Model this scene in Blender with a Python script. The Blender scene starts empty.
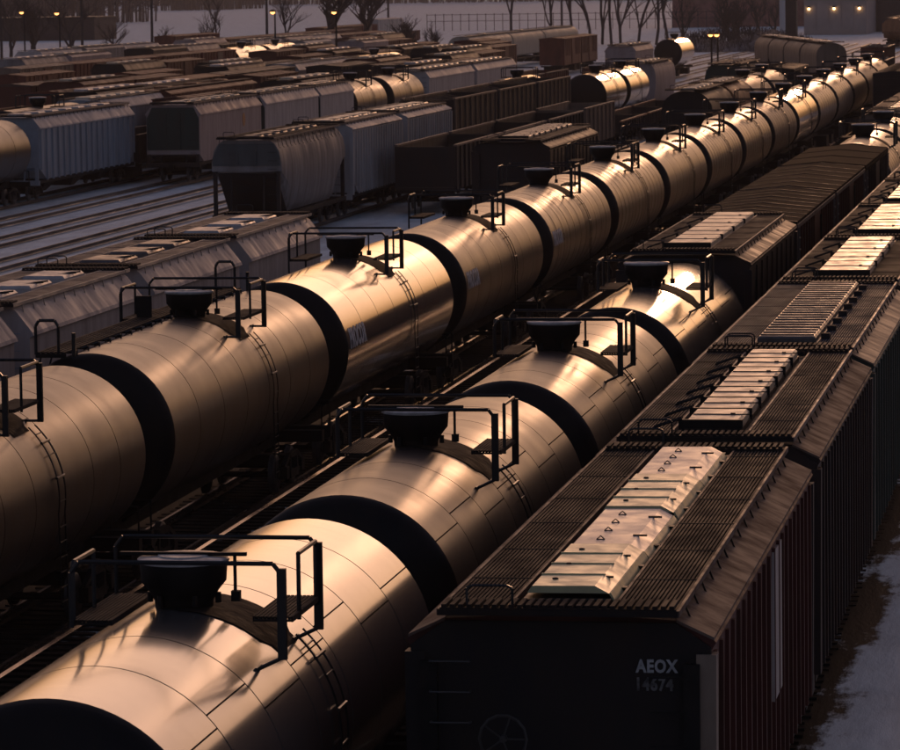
import bpy, math, random
from mathutils import Vector, Matrix
random.seed(7)
PI = math.pi
R = math.radians
scene = bpy.context.scene
COL = scene.collection

# ------------------------------------------------------------------ camera
PITCH, YAW, ROLL, CAMH = .09648, .15935, -.01366, 11.54
cd = bpy.data.cameras.new('camera')
cam = bpy.data.objects.new('camera', cd); COL.objects.link(cam); scene.camera = cam
fw = Vector((-math.sin(YAW)*math.cos(PITCH), math.cos(YAW)*math.cos(PITCH), -math.sin(PITCH)))
rt = Vector((math.cos(YAW), math.sin(YAW), 0)); up = rt.cross(fw)
r2 = math.cos(ROLL)*rt + math.sin(ROLL)*up; u2 = -math.sin(ROLL)*rt + math.cos(ROLL)*up
m = Matrix((r2, u2, -fw)).transposed().to_4x4(); m.translation = Vector((0, 0, CAMH))
cam.matrix_world = m
cd.sensor_fit = 'HORIZONTAL'; cd.sensor_width = 36; cd.lens = 4072/900*36
cd.clip_start = 1; cd.clip_end = 12000
cd.dof.use_dof = True; cd.dof.focus_distance = 62; cd.dof.aperture_fstop = 9.0

# ------------------------------------------------------------------ sky, sun, exposure
SUN_EL, SUN_AZ = 5.0, -2.0            # degrees; azimuth from +Y, clockwise positive
w = bpy.data.worlds.new('World'); scene.world = w; w.use_nodes = True
nt = w.node_tree; bg = nt.nodes['Background']
sky = nt.nodes.new('ShaderNodeTexSky'); sky.sky_type = 'NISHITA'; sky.sun_disc = False
sky.sun_elevation = R(SUN_EL); sky.sun_rotation = R(SUN_AZ)
sky.dust_density = 7.0; sky.air_density = 1.0; sky.ozone_density = 1.7
gm_ = nt.nodes.new('ShaderNodeGamma'); gm_.inputs[1].default_value = 0.84
tn_ = nt.nodes.new('ShaderNodeMix'); tn_.data_type = 'RGBA'; tn_.blend_type = 'MULTIPLY'; tn_.inputs[0].default_value = 1; tn_.inputs[7].default_value = (1, .79, .93, 1)
nt.links.new(sky.outputs[0], gm_.inputs[0]); nt.links.new(gm_.outputs[0], tn_.inputs[6]); nt.links.new(tn_.outputs[2], bg.inputs[0]); bg.inputs[1].default_value = 0.108
sd = bpy.data.lights.new('sun', 'SUN'); sun = bpy.data.objects.new('sun', sd); COL.objects.link(sun)
sd.energy = 0.22; sd.angle = R(3.0); sd.color = (1.0, .52, .28)
d = Vector((math.sin(R(SUN_AZ))*math.cos(R(SUN_EL)), math.cos(R(SUN_AZ))*math.cos(R(SUN_EL)), math.sin(R(SUN_EL))))
sun.rotation_euler = d.to_track_quat('Z', 'Y').to_euler()
scene.view_settings.view_transform = 'Standard'; scene.view_settings.look = 'None'
scene.view_settings.exposure = 0.45; scene.view_settings.gamma = 1

# ------------------------------------------------------------------ materials
MATS = {}
def mat(name, col, rough=.6, metal=0, dirt=None, dirt_amt=.5, scale=(1, 1, 1), rvar=.12, spec=.5, bump=0, ior=1.5, detail=6, coat=0):
    if name in MATS: return MATS[name]
    mt = bpy.data.materials.new(name); mt.use_nodes = True
    n = mt.node_tree.nodes; l = mt.node_tree.links; b = n['Principled BSDF']
    b.inputs['Base Color'].default_value = (*col, 1); b.inputs['Roughness'].default_value = rough
    b.inputs['Metallic'].default_value = metal; b.inputs['Specular IOR Level'].default_value = spec
    b.inputs['IOR'].default_value = ior; b.inputs['Coat Weight'].default_value = coat; b.inputs['Coat Roughness'].default_value = .12
    g = n.new('ShaderNodeNewGeometry'); mp = n.new('ShaderNodeMapping'); mp.inputs['Scale'].default_value = scale
    l.new(g.outputs['Position'], mp.inputs[0])
    nz = n.new('ShaderNodeTexNoise'); nz.inputs['Scale'].default_value = 1.0; nz.inputs['Detail'].default_value = detail
    nz.inputs['Roughness'].default_value = .62; l.new(mp.outputs[0], nz.inputs['Vector'])
    cr = n.new('ShaderNodeMapRange'); cr.inputs[1].default_value = .38; cr.inputs[2].default_value = .68
    l.new(nz.outputs[0], cr.inputs[0])
    if dirt:
        mx = n.new('ShaderNodeMix'); mx.data_type = 'RGBA'
        ml = n.new('ShaderNodeMath'); ml.operation = 'MULTIPLY'; ml.inputs[1].default_value = dirt_amt
        l.new(cr.outputs[0], ml.inputs[0]); l.new(ml.outputs[0], mx.inputs[0])
        mx.inputs[6].default_value = (*col, 1); mx.inputs[7].default_value = (*dirt, 1)
        l.new(mx.outputs[2], b.inputs['Base Color'])
    rr = n.new('ShaderNodeMapRange'); rr.inputs[3].default_value = max(.03, rough-rvar); rr.inputs[4].default_value = min(1, rough+rvar)
    l.new(cr.outputs[0], rr.inputs[0]); l.new(rr.outputs[0], b.inputs['Roughness'])
    if bump:
        bp = n.new('ShaderNodeBump'); bp.inputs['Strength'].default_value = 1; bp.inputs['Distance'].default_value = bump
        l.new(nz.outputs[0], bp.inputs['Height']); l.new(bp.outputs[0], b.inputs['Normal'])
    MATS[name] = mt; return mt
def emis(name, col, s):
    if name in MATS: return MATS[name]
    mt = bpy.data.materials.new(name); mt.use_nodes = True
    b = mt.node_tree.nodes['Principled BSDF']; b.inputs['Emission Color'].default_value = (*col, 1); b.inputs['Emission Strength'].default_value = s
    b.inputs['Base Color'].default_value = (*col, 1)
    MATS[name] = mt; return mt
ST = (1.2, 2.2, .35)      # streaks run down the sides
RUSTC = (.10, .045, .025)
def tank_paint(kind):
    if kind == 'clean':  return mat('tank_paint_glossy', (.17, .16, .15), .21, metal=.3, ior=1.9, dirt=(.07, .055, .045), dirt_amt=.25, scale=(.8, 1.6, .4), rvar=.025, spec=.8, coat=.8)
    if kind == 'mirror': return mat('tank_paint_polished', (.15, .14, .135), .14, metal=.3, ior=1.9, dirt=(.07, .055, .045), dirt_amt=.25, scale=(.8, .9, .4), rvar=.015, spec=.8, coat=.8)
    if kind == 'grimy':  return mat('tank_paint_grimy', (.035, .028, .024), .37, dirt=(.12, .07, .045), dirt_amt=.6, scale=(1.0, 1.8, .5), rvar=.07)
    if kind == 'brown':  return mat('tank_paint_brown', (.06, .035, .024), .48, dirt=(.12, .07, .04), dirt_amt=.6, scale=(1, 2, .5), rvar=.08)
    return mat('tank_paint_dusty', (.035, .028, .026), .36, dirt=(.10, .055, .036), dirt_amt=.5, scale=(.9, 1.1, .4), rvar=.035, spec=.42)
BLACK = mat('black_steel', (.007, .007, .007), .55, dirt=(.03, .022, .018), dirt_amt=.5, spec=.3, scale=(3, 3, 3))
RAILM = mat('black_handrail_paint', (.02, .02, .02), .35, rvar=.05)
LIDM = mat('lid_grey_paint', (.62, .57, .52), .42, spec=.6, dirt=(.12, .08, .05), dirt_amt=.5, scale=(5, 5, 5))
GRATE = mat('grating_steel', (.045, .042, .044), .8, spec=.08, dirt=(.06, .035, .025), dirt_amt=.6, scale=(2, 1, 2))
GRATED = mat('grating_steel_dark', (.028, .025, .025), .8, spec=.08, dirt=(.05, .03, .02), dirt_amt=.5, scale=(2, 1, 2))
UNDER = mat('underframe_grime', (.014, .011, .010), .8, spec=.2, dirt=(.03, .022, .016), dirt_amt=.6, scale=(2, 2, 2))
WHEEL = mat('wheel_steel', (.07, .055, .045), .5, dirt=(.05, .03, .02), dirt_amt=.7, scale=(6, 6, 6))
RAIL = mat('rail_steel', (.28, .22, .18), .28, metal=.8, dirt=(.10, .05, .03), dirt_amt=.4, scale=(2, .3, 2))
RAILD = mat('rail_rusty', (.10, .07, .055), .5, spec=.3, dirt=(.05, .03, .02), dirt_amt=.6, scale=(2, .3, 2))
TIE = mat('sleeper_wood', (.022, .017, .014), .95, spec=.05, dirt=(.06, .055, .055), dirt_amt=.4, scale=(2, 2, 2))
LETTER = mat('faded_white_lettering', (.78, .74, .72), .6, dirt=(.2, .15, .12), dirt_amt=.4, scale=(4, 4, 4))
LETTERD = mat('worn_white_lettering', (.55, .54, .52), .7, dirt=(.2, .2, .2), dirt_amt=.8, scale=(7, 7, 7))
CREAM = mat('hatch_cream_paint', (.84, .66, .46), .46, spec=.5, dirt=(.30, .20, .12), dirt_amt=.4, scale=(2.5, 2.5, 2.5))
PALEGREEN = mat('hatch_pale_green_paint', (.72, .66, .36), .40, spec=.7, dirt=(.24, .20, .12), dirt_amt=.3, scale=(2.5, 2.5, 2.5))
PINKW = mat('hatch_pinkish_white_paint', (.86, .68, .58), .40, spec=.7, dirt=(.34, .27, .23), dirt_amt=.3, scale=(2, 2, 2))
TANP = mat('patch_tan_paint', (.30, .22, .16), .55, dirt=(.14, .09, .06), dirt_amt=.5, scale=(3, 3, 1))
STEELG = mat('galvanised_edge', (.20, .16, .135), .6, spec=.25, dirt=(.16, .09, .06), dirt_amt=.6, scale=(3, 2, 3))
def carpaint(key):
    P = {'rust': ((.14, .048, .032), RUSTC), 'oxide': ((.20, .062, .036), (.06, .03, .02)), 'dark': ((.035, .028, .026), (.07, .04, .028)),
         'grey': ((.50, .46, .44), (.28, .21, .17)), 'palegrey': ((.58, .50, .46), (.32, .24, .20)), 'bluegrey': ((.38, .41, .45), (.24, .22, .21)),
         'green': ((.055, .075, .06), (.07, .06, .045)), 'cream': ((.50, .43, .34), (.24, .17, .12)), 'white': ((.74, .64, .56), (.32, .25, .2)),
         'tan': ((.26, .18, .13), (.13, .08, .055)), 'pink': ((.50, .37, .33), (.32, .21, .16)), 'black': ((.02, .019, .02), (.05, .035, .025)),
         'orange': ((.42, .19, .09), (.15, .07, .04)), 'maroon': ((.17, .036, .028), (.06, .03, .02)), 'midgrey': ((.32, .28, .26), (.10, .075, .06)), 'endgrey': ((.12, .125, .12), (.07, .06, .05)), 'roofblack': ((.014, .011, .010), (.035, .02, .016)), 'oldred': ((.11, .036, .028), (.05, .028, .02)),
         'brownroof': ((.13, .075, .055), (.08, .045, .03))}
    c, dd = P[key]
    if key == 'roofblack': return mat('paint_roofblack', c, .95, spec=.02, dirt=dd, dirt_amt=.75, scale=ST, rvar=.04)
    return mat('paint_'+key, c, .62, spec=.2, dirt=dd, dirt_amt=.6, scale=ST, rvar=.12)
def roofpaint(key):
    if key == 'rustyroof':
        return mat('roof_rusty_strip', (.20, .14, .11), .78, spec=.12, dirt=(.07, .028, .02), dirt_amt=1, scale=(1.5, 2.6, 1.5), rvar=.1)
    return carpaint(key)

# ------------------------------------------------------------------ mesh helpers
class MB:
    def __init__(s): s.v = []; s.f = []; s.sm = []
    def face(s, idx, sm=False): s.f.append(idx); s.sm.append(sm)
    def box(s, x0, x1, y0, y1, z0, z1):
        b = len(s.v); s.v += [(x, y, z) for z in (z0, z1) for y in (y0, y1) for x in (x0, x1)]
        for q in ((0, 2, 3, 1), (4, 5, 7, 6), (0, 1, 5, 4), (2, 6, 7, 3), (0, 4, 6, 2), (1, 3, 7, 5)): s.face([b+i for i in q])
        return s
    def tray(s, x0, x1, y0, y1, z0, z1, c=.04):       # box with chamfered top
        b = len(s.v)
        s.v += [(x0, y0, z0), (x1, y0, z0), (x1, y1, z0), (x0, y1, z0), (x0, y0, z1-c), (x1, y0, z1-c), (x1, y1, z1-c), (x0, y1, z1-c),
                (x0+c, y0+c, z1), (x1-c, y0+c, z1), (x1-c, y1-c, z1), (x0+c, y1-c, z1)]
        for a in (0, 4):
            for i in range(4): s.face([b+a+i, b+a+(i+1) % 4, b+a+4+(i+1) % 4, b+a+4+i])
        s.face([b+8, b+9, b+10, b+11]); s.face([b+3, b+2, b+1, b])
        return s
    def bar(s, p, q, r, n=6, cap=True):
        p = Vector(p); q = Vector(q); d = (q-p)
        if d.length < 1e-6: return s
        d.normalize(); a = d.orthogonal().normalized(); c = d.cross(a); b = len(s.v)
        for P_ in (p, q):
            for i in range(n):
                t = 2*PI*i/n; s.v.append(tuple(P_+r*(math.cos(t)*a+math.sin(t)*c)))
        for i in range(n): j = (i+1) % n; s.face([b+i, b+j, b+n+j, b+n+i], n > 4)
        if cap: s.face([b+n-1-i for i in range(n)]); s.face([b+n+i for i in range(n)])
        return s
    def path(s, pts, r, n=6):
        for a, b_ in zip(pts[:-1], pts[1:]): s.bar(a, b_, r, n)
        return s
    def lathe(s, prof, cx=0, cy=0, n=24, axis='z'):    # prof (r,h)
        b = len(s.v); k = len(prof)
        for r, h in prof:
            for i in range(n):
                t = 2*PI*i/n
                if axis == 'z': s.v.append((cx+r*math.cos(t), cy+r*math.sin(t), h))
                elif axis == 'x': s.v.append((h, cx+r*math.cos(t), cy+r*math.sin(t)))
                else: s.v.append((cx+r*math.sin(t), h, cy+r*math.cos(t)))
        for a in range(k-1):
            for i in range(n):
                j = (i+1) % n; q = [b+a*n+i, b+a*n+j, b+(a+1)*n+j, b+(a+1)*n+i]
                s.face(q, True)
        s.face([b+n-1-i for i in range(n)]); s.face([b+(k-1)*n+i for i in range(n)])
        return s
    def prism(s, poly, y0, y1):                        # poly in xz, extruded along y
        b = len(s.v); n = len(poly)
        s.v += [(x, y0, z) for x, z in poly]+[(x, y1, z) for x, z in poly]
        for i in range(n): j = (i+1) % n; s.face([b+i, b+j, b+n+j, b+n+i])
        s.face([b+i for i in range(n)][::-1]); s.face([b+n+i for i in range(n)])
        return s
    def mesh(s, name):
        me = bpy.data.meshes.new(name); me.from_pydata(s.v, [], s.f)
        me.polygons.foreach_set('use_smooth', s.sm)
        me.validate(); me.update()
        if any(s.sm): me.set_sharp_from_angle(angle=R(38))
        return me
CACHE = {}
def part(name, key, fn, material, parent, loc=None, rot=None, **props):
    """one mesh object; alike pieces share mesh data through key, colour sits on the object"""
    if key is None or key not in CACHE:
        mb = fn(); me = mb if isinstance(mb, bpy.types.Mesh) else mb.mesh(name)
        me.materials.clear(); me.materials.append(None)
        if key is not None: CACHE[key] = me
    else: me = CACHE[key]
    o = bpy.data.objects.new(name, me); COL.objects.link(o)
    o.material_slots[0].link = 'OBJECT'; o.material_slots[0].material = material
    if parent is not None: o.parent = parent
    if loc: o.location = loc
    if rot: o.rotation_euler = rot
    for k, v_ in props.items(): o[k] = v_
    return o
def thing(name, label, cat, loc, rz=0, group=None):
    o = bpy.data.objects.new(name, None); COL.objects.link(o); o.empty_display_size = .5
    o.location = loc; o.rotation_euler = (0, 0, rz); o['label'] = label; o['category'] = cat
    if group: o['group'] = group
    return o
def tag(o, label, cat, group=None):
    o['label'] = label; o['category'] = cat
    if group: o['group'] = group
    return o
def text_mesh(body, size, tall=1.0, bold=.0):
    cu = bpy.data.curves.new('lettering', 'FONT'); cu.body = body; cu.size = size; cu.extrude = .004; cu.offset = bold
    cu.resolution_u = 3; cu.space_character = 1.12
    o = bpy.data.objects.new('lettering', cu); COL.objects.link(o)
    dg = bpy.context.evaluated_depsgraph_get(); dg.update()
    me = bpy.data.meshes.new_from_object(o.evaluated_get(dg)); bpy.data.objects.remove(o); bpy.data.curves.remove(cu)
    for v_ in me.vertices: v_.co.y *= tall
    return me

# ------------------------------------------------------------------ ground and tracks
def ground_mat():
    mt = bpy.data.materials.new('snow_and_cinders'); mt.use_nodes = True
    n = mt.node_tree.nodes; l = mt.node_tree.links; b = n['Principled BSDF']; b.inputs['Roughness'].default_value = .7
    b.inputs['Specular IOR Level'].default_value = .05
    g = n.new('ShaderNodeNewGeometry'); sp = n.new('ShaderNodeSeparateXYZ'); l.new(g.outputs['Position'], sp.inputs[0])
    mp = n.new('ShaderNodeMapping'); mp.inputs['Scale'].default_value = (.9, .22, 1); l.new(g.outputs['Position'], mp.inputs[0])
    nz = n.new('ShaderNodeTexNoise'); nz.inputs['Scale'].default_value = 1.0; nz.inputs['Detail'].default_value = 8; nz.inputs['Roughness'].default_value = .68
    l.new(mp.outputs[0], nz.inputs['Vector'])
    nz2 = n.new('ShaderNodeTexNoise'); nz2.inputs['Scale'].default_value = 2.2; nz2.inputs['Detail'].default_value = 6; l.new(g.outputs['Position'], nz2.inputs['Vector'])
    # cinders under the strings of cars near the camera (x from -31 to -2.6), snow elsewhere
    def rng(sock, a, b_, c, d_):
        r_ = n.new('ShaderNodeMapRange'); r_.inputs[1].default_value = a; r_.inputs[2].default_value = b_
        r_.inputs[3].default_value = c; r_.inputs[4].default_value = d_; l.new(sock, r_.inputs[0]); return r_.outputs[0]
    def mth(op, a, b_):
        r_ = n.new('ShaderNodeMath'); r_.operation = op
        for i, q in enumerate((a, b_)):
            if isinstance(q, (int, float)): r_.inputs[i].default_value = q
            else: l.new(q, r_.inputs[i])
        return r_.outputs[0]
    a = rng(sp.outputs[0], -4.4, -2.6, 0, .72); bb = rng(sp.outputs[0], -26, -31, 0, .80)
    amt = mth('ADD', a, bb)
    v_ = mth('ADD', mth('SUBTRACT', nz.outputs[0], .60), amt)
    v_ = mth('ADD', v_, mth('MULTIPLY', mth('SUBTRACT', nz2.outputs[0], .5), .18))
    fac = rng(v_, -.03, .06, 0, 1)
    mx = n.new('ShaderNodeMix'); mx.data_type = 'RGBA'; l.new(fac, mx.inputs[0])
    mx.inputs[6].default_value = (.022, .018, .016, 1)
    cr = n.new('ShaderNodeMix'); cr.data_type = 'RGBA'; l.new(rng(nz.outputs[0], .35, .65, 0, 1), cr.inputs[0])
    cr.inputs[6].default_value = (.60, .65, .66, 1); cr.inputs[7].default_value = (.84, .92, .93, 1)
    l.new(cr.outputs[2], mx.inputs[7]); l.new(mx.outputs[2], b.inputs['Base Color'])
    bp = n.new('ShaderNodeBump'); bp.inputs['Strength'].default_value = .6; bp.inputs['Distance'].default_value = .12
    l.new(nz.outputs[0], bp.inputs['Height']); l.new(bp.outputs[0], b.inputs['Normal'])
    return mt
gm = MB()
def gz(x, y):
    z = -.22
    return z+(.05*math.sin(x*.35)*math.sin(y*.05) if abs(x) < 600 else 0)
xs = [-4000, -2400, -1200, -600, -300]+[x for x in range(-150, 60, 5)]+[150, 600, 2400, 4000]
ys = [-400, -60]+[y for y in range(0, 420, 12)]+[500, 700, 1000, 2000, 4000]
for y in ys:
    for x in xs: gm.v.append((x, y, gz(x, y)))
nx = len(xs)
for j in range(len(ys)-1):
    for i in range(nx-1): gm.face([j*nx+i, j*nx+i+1, (j+1)*nx+i+1, (j+1)*nx+i], True)
part('ground', None, lambda: gm, ground_mat(), None, kind='structure')

TRK = {'hop': -5.85, 'btank': -10.4, 'gap': -14.85, 'atank': -19.33, 'd': -25.1, 'n29': -29.5, 'n34': -33.8, 'e': -38.1,
       'n42': -41.9, 'n46': -45.7, 'n50': -49.8, 'f': -53.9, 'g': -58.1, 'h': -62.3, 'i': -66.5, 'j': -70.7, 'k': -75.0, 'l': -79.0,
       'm': -88, 'n': -96, 'o': -105, 'p': -110, 'q': -115, 'r': -126}
def rail_mb(y0, y1):
    def f():
        mb = MB(); mb.prism([(-.07, -.17), (.07, -.17), (.02, -.13), (.02, -.05), (.037, -.04), (.037, 0), (-.037, 0), (-.037, -.04), (-.02, -.05), (-.02, -.13)], y0, y1); return mb
    return f
TN = {'hop': 'under the ribbed hoppers at right', 'btank': 'under the foreground tank cars', 'gap': 'empty in the near stretch between the two tank trains',
      'atank': 'under the long black tank train', 'd': 'under the light grey hoppers', 'n29': 'beside the light grey hoppers, partly snowed in',
      'n34': 'under the low dark gondolas', 'e': 'under the ribbed grey hoppers left of centre', 'n42': 'behind the ribbed grey hoppers',
      'n46': 'on open snow with a shining rail', 'n50': 'on open snow, the farther and darker pair of rails', 'f': 'under the pale hoppers behind the open snow',
      'g': 'under the blue grey hopper at far left'}
for k, x in TRK.items():
    if k not in TN: continue
    t = thing('railway_track', 'steel railway track '+TN[k], 'railway track', (x, 0, 0), group='parallel tracks of the yard')
    y0, y1 = (240, 700) if k in ('n42', 'n29', 'n34') else (20, 700)
    for s in (-1, 1): part('rail', ('rail', y0, y1), rail_mb(y0, y1), RAIL if k in ('gap', 'atank', 'btank', 'hop') else RAILD, t, (s*.755, 0, 0))
    def ties():
        mb = MB(); rr = random.Random(3); y = 25.
        while y < 330:
            mb.box(-1.28+rr.uniform(-.05, .05), 1.28+rr.uniform(-.05, .05), y, y+.22, -.36, -.175); y += .55
        return mb
    if k in ('hop', 'btank', 'gap', 'atank', 'd'): part('sleepers', 'ties', ties, TIE, t, kind='stuff')

# ------------------------------------------------------------------ running gear shared by every car
def side_frame():
    mb = MB()
    mb.prism([(-.07, .30), (.07, .30), (.07, .52), (-.07, .52)], -.45, .45)
    for s in (-1, 1):
        mb.box(-.06, .06, s*.38-.06, s*.38+.06, .5, .84); mb.box(-.09, .09, s*.88-.15, s*.88+.15, .34, .62)
        b = len(mb.v)
        mb.bar((0, s*.4, .84), (0, s*1.0, .62), .07, 4); mb.bar((0, s*.4, .36), (0, s*.9, .42), .06, 4)
    mb.box(-.06, .06, -.42, .42, .76, .88)
    for yy in (-.16, 0, .16): mb.bar((.04, yy, .5), (.04, yy, .76), .06, 6)
    return mb
def wheel_mb():
    mb = MB(); mb.lathe([(.43, -.07), (.455, -.065), (.445, -.05), (.435, .05), (.40, .07)], 0, 0, 20, 'x')
    mb.lathe([(.12, -.12), (.12, .12)], 0, 0, 10, 'x'); return mb
def running_gear(t, half, gauge=.755, lod=0):
    for s in (-1, 1):
        if lod >= 2:
            part('truck', 'truck_far', lambda: MB().box(-1.1, 1.1, -1.1, 1.1, .12, .85), UNDER, t, (0, s*half, 0)); continue
        tr = part('truck', 'bolster', lambda: MB().box(-1.05, 1.05, -.22, .22, .55, .8).bar((-.9, -.88, .44), (.9, -.88, .44), .07, 8).bar((-.9, .88, .44), (.9, .88, .44), .07, 8), UNDER, t, (0, s*half, 0))
        for q in (-1, 1):
            part('side_frame', ('sf', q), lambda: side_frame(), UNDER, tr, (q*1.02, 0, 0))
            for y in (-.88, .88): part('wheel', 'wheel', wheel_mb, WHEEL, tr, (q*.79, y, .45))
def coupler(t, L, lod=0):
    for s in (-1, 1):
        if lod >= 2: continue
        part('coupler', ('coup', s), lambda: MB().box(-.09, .09, 0, s*.42, .82, 1.0).box(-.16, .16, s*.42, s*.68, .76, 1.06) if s > 0 else
             MB().box(-.09, .09, -.42, 0, .82, 1.0).box(-.16, .16, -.68, -.42, .76, 1.06), UNDER, t, (0, s*L/2, 0))

# ------------------------------------------------------------------ tank car
def arcpt(r, zc, a): return (r*math.sin(a), zc+r*math.cos(a))
def panel(r, zc, w, n):
    def f():
        mb = MB(); d = .02
        for y, rr in [(-w/2, r-d), (-w/2, r), (w/2, r), (w/2, r-d)]:
            for i in range(n): x, z = arcpt(rr, zc, 2*PI*i/n); mb.v.append((x, y, z))
        for k in range(3):
            for i in range(n): j = (i+1) % n; mb.face([k*n+i, (k+1)*n+i, (k+1)*n+j, k*n+j], True)
        return mb
    return f
SEAM = mat('seam_shadow_grime', (.02, .014, .011), .9, spec=.05)  # dark joint line between jacket sheets
def head(r, zc, depth, sgn, n=48):
    def f():
        prof = []
        for k in range(9):
            t = k/8*PI/2; prof.append((max(.02, r*math.cos(t)), sgn*depth*math.sin(t)))
        prof[-1] = (.02, sgn*depth)
        mb = MB(); mb.lathe(prof, 0, zc, n, 'y'); return mb
    return f
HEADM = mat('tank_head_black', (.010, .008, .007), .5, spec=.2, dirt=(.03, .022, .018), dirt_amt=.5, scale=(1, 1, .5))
def tank_car(label, X, Y, pitch=16.1, r=1.66, zc=2.80, paint='dusty', nring=8, lod=0, style='rail', rail=(-.95, 1.45, -1.5, .62),
             mirror=False, name='tank_car', text=None, group=None, headmat=None, seams=False, shift=0, cat='tank car'):
    t = thing(name, label, cat, (X, Y, 0), group=group)
    pm = tank_paint(paint); L = pitch-1.45; hd = .50; cyl = L-2*hd; top = zc+r; n = 72 if lod == 0 else (44 if lod == 1 else 24)
    hm = headmat or HEADM
    core = part('shell', ('core', r, zc, cyl, n), lambda: MB().lathe([(r-.022, -cyl/2), (r-.022, cyl/2)], 0, zc, n, 'y'), BLACK, t)
    wd = cyl/nring; gp = .036 if lod == 0 else .06 if lod == 1 else .09
    if nring > 9: gp *= 1.5
    for i in range(nring):
        y = -cyl/2+wd*(i+.5)
        jp = part('jacket_panel', ('panel', r, zc, wd, n, gp), panel(r, zc, wd-gp, n), pm, t, (0, y, 0))
        if seams:
            a0 = R((52, 46, 58)[i % 3]); x, z = arcpt(r+.001, zc, a0)
            part('seam', ('seam', r, wd, i % 3), (lambda x=x, z=z, wd=wd, gp=gp: MB().box(x-.007, x+.007, -wd/2+gp/2, wd/2-gp/2, z-.007, z+.007)), SEAM, jp)
    for s in (-1, 1):
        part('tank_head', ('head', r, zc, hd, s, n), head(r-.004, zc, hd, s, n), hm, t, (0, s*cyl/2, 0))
    # manway housing
    dz = top
    hs = 20 if lod else 36
    fm = part('fittings_housing', ('dome', top, hs), lambda: MB().lathe([(.33, dz-.14), (.34, dz+.05), (.40, dz+.16), (.49, dz+.27), (.505, dz+.49)], 0, 0, hs), BLACK, t)
    part('lid', ('lid', top, hs), lambda: MB().lathe([(.525, dz+.495), (.53, dz+.53), (.50, dz+.55), (.30, dz+.557), (.29, dz+.573), (.05, dz+.577)], 0, 0, hs), LIDM, fm)
    if lod < 2:
        part('lid_bar', ('lidbar', top), lambda: MB().box(-.74, .74, -.03, .03, dz+.56, dz+.60).bar((.60, 0, dz+.58), (.60, 0, dz+.06), .022, 5).box(.56, .66, -.05, .05, dz+.04, dz+.16), BLACK, fm)
    if lod == 0:
        for a in range(0, 360, 60):
            part('bolt', ('dbolt', top), lambda: MB().lathe([(.035, dz+.02), (.035, dz+.14)], 0, 0, 6), BLACK, fm, (.40*math.cos(R(a)), .40*math.sin(R(a)), 0))
    # platforms either side of the housing, spill pad, handrails
    x0, x1, y0, y1 = rail
    if style == 'walk': y0, y1 = -1.1, 1.6
    ph = top+.02
    def plat(xa, xb, ya, yb, z):
        def f():
            mb = MB()
            k = 9 if lod == 0 else 4
            for i in range(k):
                xx = xa+(xb-xa)*(i+.5)/k; wv = (xb-xa)/k*.36; mb.box(xx-wv, xx+wv, ya, yb, z-.03, z)
            for yy in (ya, (ya+yb)/2, yb): mb.box(xa, xb, yy-.02, yy+.02, z-.055, z-.031)
            mb.box(xa-.02, xa, ya, yb, z-.06, z+.004); mb.box(xb, xb+.02, ya, yb, z-.06, z+.004)
            return mb
        return f
    pw = .42
    part('platform', ('plat', rail, top, 0, lod, style), plat(x0, x0+pw, y0+.1, y1, ph), GRATED, t)
    part('platform', ('plat', rail, top, 1, lod, style), plat(x1-pw, x1, y0+.5, y1, ph), GRATED, t)
    if lod < 2:
        def pad():
            mb = MB(); k = 12
            for j, y in enumerate((-.55, .85)):
                for i in range(k+1):
                    a = -.12+(.80+.12)*i/k; x, z = arcpt(r+.012, zc, a); mb.v.append((x, y*(1 if .1 < i/k < .9 else .7), z))
            for i in range(k): mb.face([i, i+1, k+2+i, k+1+i], True)
            return mb
        part('nonslip_pad', ('pad', r, zc), pad, mat('nonslip_black_coating', (.012, .011, .011), .85, spec=.08, dirt=(.07, .045, .03), dirt_amt=.7, scale=(5, 5, 5), rvar=.1, bump=.02), t)
    rh = top+.69; q = .028 if lod == 0 else .03
    def hr(xa, ya, xb, yb, sag=0):
        def f():
            mb = MB(); c = .12
            def zs(x): return top-.05 if abs(x) < 1.0 else top-.33
            mb.path([(xa, ya, zs(xa)), (xa, ya, rh-c), (xa+(xb-xa)*.04, ya+(yb-ya)*.04, rh), (xb-(xb-xa)*.04, yb-(yb-ya)*.04, rh), (xb, yb, rh-c), (xb, yb, zs(xb))], q, 6)
            return mb
        return f
    # cross handrails at both ends of the platforms, side handrails along them
    part('handrail', ('hr0', rail, top, lod, style), hr(x0, y0, x1, y0), RAILM, t)
    part('handrail', ('hr1', rail, top, lod, style), hr(x0, y1, x1, y1), RAILM, t)
    part('handrail', ('hr2', rail, top, lod, style), lambda: MB().path([(x0, y0+.1, ph), (x0, y0+.1, rh-.08), (x0, y0+.15, rh-.02), (x0, (y0+y1)/2, rh-.02), (x0, (y0+y1)/2, ph)], q, 6), RAILM, t)
    part('handrail', ('hr3', rail, top, lod, style), lambda: MB().path([(x1, y1-.1, ph-.1), (x1, y1-.1, rh-.08), (x1, y1-.15, rh-.02), (x1, (y0+y1)/2-.1, rh-.02), (x1, (y0+y1)/2-.1, ph-.1)], q, 6), RAILM, t)
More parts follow.
